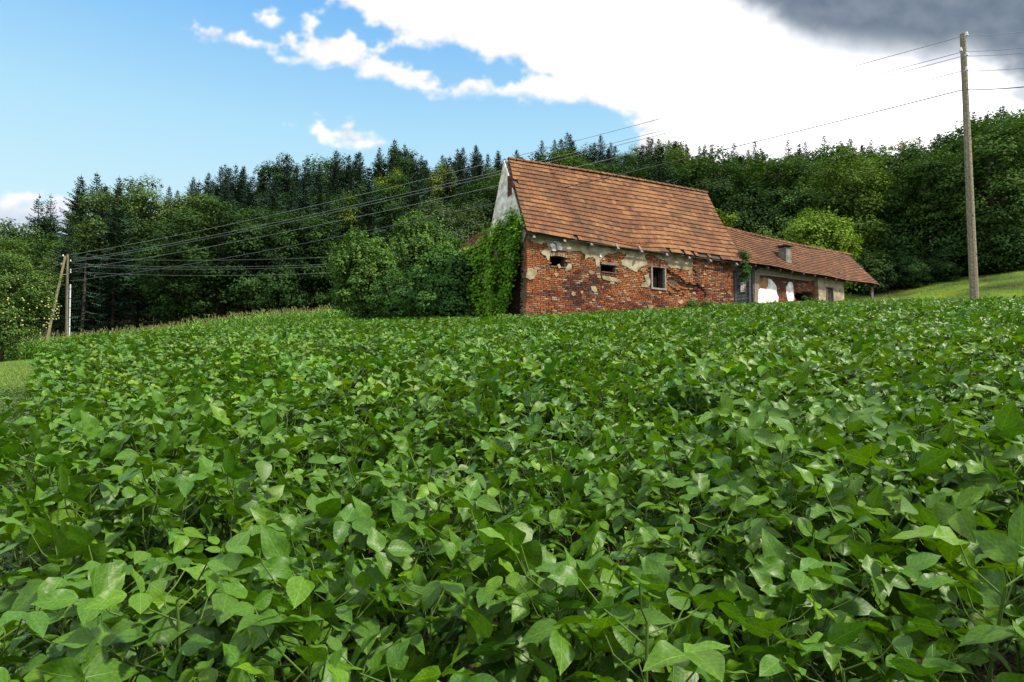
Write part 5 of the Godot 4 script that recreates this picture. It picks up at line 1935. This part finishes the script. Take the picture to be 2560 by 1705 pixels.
	var fr := Color(0.16, 0.13, 0.12)
	for e: Array in [[w.position.x - 0.04, w.position.x + 0.04, w.position.y, w.end.y], [w.end.x - 0.04, w.end.x + 0.04, w.position.y, w.end.y], [w.position.x - 0.05, w.end.x + 0.05, w.end.y, w.end.y + 0.06], [w.position.x - 0.06, w.end.x + 0.06, w.position.y - 0.06, w.position.y]]:
		part("frame", MB_box(W, e[0], e[1], e[2], e[3], 0.05, 0.255, fr), M.wood, win)
	for k in 3:
		var bb := MB.new()
		var bx := lerpf(w.position.x, w.end.x, (k + 1) / 4.0)
		bb.bar(W.call(bx, w.position.y, 0.15), W.call(bx, w.end.y, 0.15), 0.018, 6, Color(0.22, 0.20, 0.19))
		part("bar", bb.mesh(), M.wood, win)
	# porch end: dark boards set back, floor beam, post
	for k in 9:
		var x0 := lerpf(xc, xc + 1.6, k / 9.0)
		part("board", MB_box(W, x0, x0 + 0.17, -1.0, 2.4, -1.35, -1.30 + 0.012 * (k % 2), Color(0.10, 0.085, 0.07) * (1.0 + 0.2 * (k % 3))), M.wood, house)
	part("side_wall", MB_box(W, xc - 0.3, xc - 0.01, -1.2, 2.3, -3.0, 0.18, Color(0.12, 0.09, 0.07)), M.wood, house)
	part("back_wall", MB_box(W, -1.2, xc, -1.2, AL.y, -3.3, -3.0, Color(0.15, 0.12, 0.1)), M.plaster, house)
	var pf: Vector2 = loc.call(2181, 760, 0.35)
	var pt: Vector2 = loc.call(2179, 719, 0.35)
	beam(house, "post", W.call(pf.x, pf.y - 1.2, 0.35), W.call(pt.x, pt.y + 0.1, 0.35), 0.13, 0.13, M.wood, Color(0.20, 0.185, 0.17))
	beam(house, "wall_plate", W.call(xb, top.call(xb) - 0.16, 0.36), W.call(xe, top.call(xe) - 0.16, 0.36), 0.14, 0.16, M.wood, Color(0.10, 0.085, 0.075))
	# plank door between the two buildings, hung on a frame
	var dq := []
	for e: Array in [[1837, 768], [1877, 764], [1876, 677], [1836, 684]]:
		dq.append(on_plane(e[0], e[1], at_depth(1857, 720, 31.6), Vector3(-0.10, 0, 1).normalized()) - C)
	var DW := func(x: float, y: float, t: float) -> Vector3:
		var a: Vector3 = dq[0].lerp(dq[1], x)
		var b: Vector3 = dq[3].lerp(dq[2], x)
		return a.lerp(b, y) + Vector3(-0.10, 0, 1).normalized() * t
	var door := part("door", MB_box(DW, -0.02, 1.02, -0.1, 1.0, -0.06, -0.02, Color(0.03, 0.03, 0.032)), M.wood, house)
	var g := RandomNumberGenerator.new()
	g.seed = 5
	for k in 11:
		var y0 := k / 11.0
		var tone := g.randf_range(0.6, 1.5)
		if k == 0:
			tone = 2.6
		part("plank", MB_box(DW, 0.12, 0.90, y0 + 0.006, y0 + 0.084, -0.02, 0.005 + g.randf() * 0.015, Color(0.070, 0.078, 0.085) * tone), M.wood, door)
	for e: Array in [[-0.02, 0.14, 0.0, 1.0], [0.88, 1.02, 0.0, 1.0], [-0.02, 1.02, 0.92, 1.02]]:
		part("frame", MB_box(DW, e[0], e[1], e[2], e[3], -0.03, 0.04, Color(0.11, 0.12, 0.135)), M.wood, door)
	var notice := part("notice", MB_box(DW, 0.36, 0.68, 0.42, 0.72, 0.02, 0.032, Color(0.62, 0.58, 0.56)), M.plaster, door)
	for k in 26:
		var x0 := g.randf_range(0.37, 0.64)
		var y0 := g.randf_range(0.43, 0.70)
		part("torn_patch", MB_box(DW, x0, x0 + g.randf_range(0.02, 0.06), y0, y0 + g.randf_range(0.008, 0.02), 0.032, 0.0345, Color(0.34, 0.14, 0.09)), M.plaster, notice)
	# dark gap and lintel over the door
	part("lintel", MB_box(W, -1.5, 0.1, dq[2].y + 0.02, dq[2].y + 0.35, -0.6, -0.3, Color(0.10, 0.088, 0.078)), M.wood, house)
	part("side_post", MB_box(W, -0.03, 0.16, -1.2, top.call(0.0), -0.15, 0.10, Color(0.10, 0.088, 0.078)), M.wood, house)
	# roof
	var roof := Node3D.new()
	roof.name = "roof"
	house.add_child(roof)
	var disp := func(a: float, b: float) -> float:
		return -0.10 * sin(a * PI) * (0.4 + 0.6 * sin(b * PI)) + 0.03 * sin(a * 17.0 + b * 5.0) - 0.06 * sin(b * PI)
	var skip := func(_r: int, _c: int, _a: float) -> bool: return false
	var streak := func(a: float, b: float) -> float: return 0.30 * exp(-pow(a / 0.22, 2.0)) + 0.22 * exp(-pow((a - 0.80) / 0.12, 2.0)) - 0.26
	tile_roof(roof, RL, RR, AL, AR, 16, 62, 280, disp, skip, streak, 0.42, 41)
	var BL := RL + (RL - AL) * 0.9
	BL.y = AL.y
	var BR := RR + (RR - AR) * 0.9
	BR.y = AR.y
	var bk := MB.new()
	bk.quad(RL, RR, BR, BL, TILE_TONES[2])
	part("back_slope", bk.mesh(), M.tile, roof)
	ridge_tiles(roof, RL, RR, 30, 6, func(a: float) -> float: return -0.10 * sin(a * PI))
	beam(roof, "verge_board", AR + Vector3(0, -0.10, 0), RR + Vector3(0, -0.10, 0), 0.05, 0.12, M.wood, Color(0.06, 0.05, 0.045))
	for k in 12:
		var f := (k + 0.5) / 12.0
		var e := AL.lerp(AR, f)
		var rr := RL.lerp(RR, f)
		var dv := (rr - e).normalized()
		beam(roof, "rafter", e - Vector3(0, 0.26, 0) + dv * 0.6, e - Vector3(0, 0.16, 0) + dv * 0.06, 0.09, 0.11, M.wood, Color(0.11, 0.095, 0.085))
	# chimney stands through the slope
	var nrm := (RR - RL).cross(AL - RL).normalized()
	var cp := on_plane(1972, 653, C + AL, nrm) - C
	var ct := on_plane(1972, 619, C + cp, o) - C
	var ch := MB.new()
	ch.box(Transform3D(Basis(u, Vector3.UP, o), Vector3(cp.x, (cp.y + ct.y) * 0.5 - 0.25, cp.z) - o * 0.22), Vector3(0.46, ct.y - cp.y + 0.5, 0.46), Color(0.18, 0.168, 0.15))
	var chm := part("chimney", ch.mesh(), M.plaster, roof)
	var cap := MB.new()
	cap.box(Transform3D(Basis(u, Vector3.UP, o), Vector3(cp.x, ct.y + 0.10, cp.z) - o * 0.22), Vector3(0.66, 0.05, 0.66), Color(0.05, 0.04, 0.038))
	for e: Vector2 in [Vector2(-0.18, -0.18), Vector2(0.18, -0.18), Vector2(0.18, 0.18), Vector2(-0.18, 0.18)]:
		cap.box(Transform3D(Basis(), Vector3(cp.x, ct.y + 0.04, cp.z) - o * 0.22 + u * e.x + o * e.y), Vector3(0.06, 0.09, 0.06), Color(0.08, 0.07, 0.06))
	part("chimney_cap", cap.mesh(), M.wood, chm)
	# low dark bank of rubble before the wall
	var bank := MB.new()
	var b0 := hit_near(1975, 757, 32.6)
	var b1 := hit_near(2128, 756, 36.5)
	var bk2 := thing("rubble_bank", "low dark bank of earth and rubble along the outbuilding", "bank", b0 - Vector3(0, 1.2, 0))
	for k in 14:
		var f0 := k / 14.0
		var f1 := (k + 1) / 14.0
		var h0 := 0.08 * sin(k * 2.1)
		var h1 := 0.08 * sin((k + 1) * 2.1)
		var q0 := b0.lerp(b1, f0) - bk2.position
		var q1 := b0.lerp(b1, f1) - bk2.position
		bank.hexa([q0 - Vector3(0, 1.5, 0) + o * 0.3, q1 - Vector3(0, 1.5, 0) + o * 0.3, q1 - Vector3(0, 1.5, 0) - o * 0.7, q0 - Vector3(0, 1.5, 0) - o * 0.7, q0 + Vector3(0, h0, 0), q1 + Vector3(0, h1, 0), q1 + Vector3(0, h1, 0) - o * 0.5, q0 + Vector3(0, h0, 0) - o * 0.5], Color(0.8, 0.8, 0.8))
	part("earth", bank.mesh(), M.soil, bk2)
	for e: Array in [["nettle_clump", "green nettles before the hole in the outbuilding wall", 71, [2022, 30, 742, 766, 33.2]], ["nettle_clump", "taller dark nettles beneath the fallen brickwork of the barn", 72, [1733, 12, 748, 772, 27.3]], ["nettle_clump", "wide dark nettle patch at the barn foot near the crack", 73, [1768, 22, 754, 772, 27.7]], ["ivy_clump", "ivy growing in the corner between both tiled roofs", 74, [1862, 12, 622, 690, 30.4]]]:
		var q := at_depth(e[3][0], e[3][3], e[3][4])
		var hgt := at_depth(e[3][0], e[3][2], e[3][4]).y - q.y + 0.5
		var bb := broadleaf(e[2], {"h": hgt, "r": e[3][1] * e[3][4] / F, "base": 0.0, "clumps": 26, "leaves": 120, "size": 0.075, "cr": 0.17, "col": Color(0.035, 0.085, 0.022), "col2": Color(0.065, 0.130, 0.032), "trunk": 0.012})
		var t := thing(e[0], e[1], "plant", q - Vector3(0, 0.5, 0))
		part("stems", bb[0].mesh(), M.bark, t)
		part("foliage", bb[1].mesh(), M.leaf, t)

func hit_near(px: float, py: float, d: float) -> Vector3:
	return at_depth(px, py, d)

# ---------------------------------------------------------------- all together
func _ready() -> void:
	noise_a.seed = 5
	noise_a.frequency = 0.02
	noise_a.fractal_octaves = 4
	noise_b.seed = 9
	noise_b.frequency = 0.02
	noise_b.fractal_octaves = 3
	# camera
	var cam := Camera3D.new()
	cam.name = "camera"
	cam.position = EYE
	cam.rotation = Vector3(pitch, 0, 0)
	cam.fov = rad_to_deg(2.0 * atan(852.5 / F))
	cam.near = 0.05
	cam.far = 2000.0
	add_child(cam)
	cam.current = true
	# sky, air, exposure
	var env := Environment.new()
	env.background_mode = Environment.BG_SKY
	env.sky = Sky.new()
	env.sky.sky_material = make_sky()
	env.tonemap_mode = Environment.TONE_MAPPER_LINEAR
	env.tonemap_exposure = 2.0
	env.sdfgi_enabled = true
	env.ssao_enabled = true
	env.ssil_enabled = true
	var we := WorldEnvironment.new()
	we.name = "environment"
	we.environment = env
	add_child(we)
	# sun behind thin cloud, high on the right
	var sun := DirectionalLight3D.new()
	sun.name = "sun"
	sun.light_energy = 1.5
	sun.light_angular_distance = 3.0
	sun.light_color = Color(1.0, 0.96, 0.90)
	sun.shadow_enabled = true
	add_child(sun)
	sun.look_at_from_position(Vector3(60, 80, 22), Vector3.ZERO)
	make_materials()
	tile_base = tile_shape(1)
	tile_mesh = tile_base.mesh()
	for c: Color in TILE_TONES:
		var m: StandardMaterial3D = M.tile.duplicate()
		m.albedo_color = c.linear_to_srgb()
		tile_mats.append(m)
	brick_base = brick_shape()
	brick_mesh = brick_base.mesh()
	for c: Color in BRICK_TONES:
		var m: StandardMaterial3D = M.brick.duplicate()
		m.albedo_color = c.linear_to_srgb()
		brick_mats.append(m)
	var t0 := Time.get_ticks_msec()
	print("sky done")
	make_ground()
	make_barn()
	make_outbuilding()
	print("buildings ", Time.get_ticks_msec() - t0)
	make_poles()
	make_forest()
	make_near_trees()
	print("trees ", Time.get_ticks_msec() - t0)
	make_maize()
	make_grass()
	make_soybeans()
	print("all ", Time.get_ticks_msec() - t0)
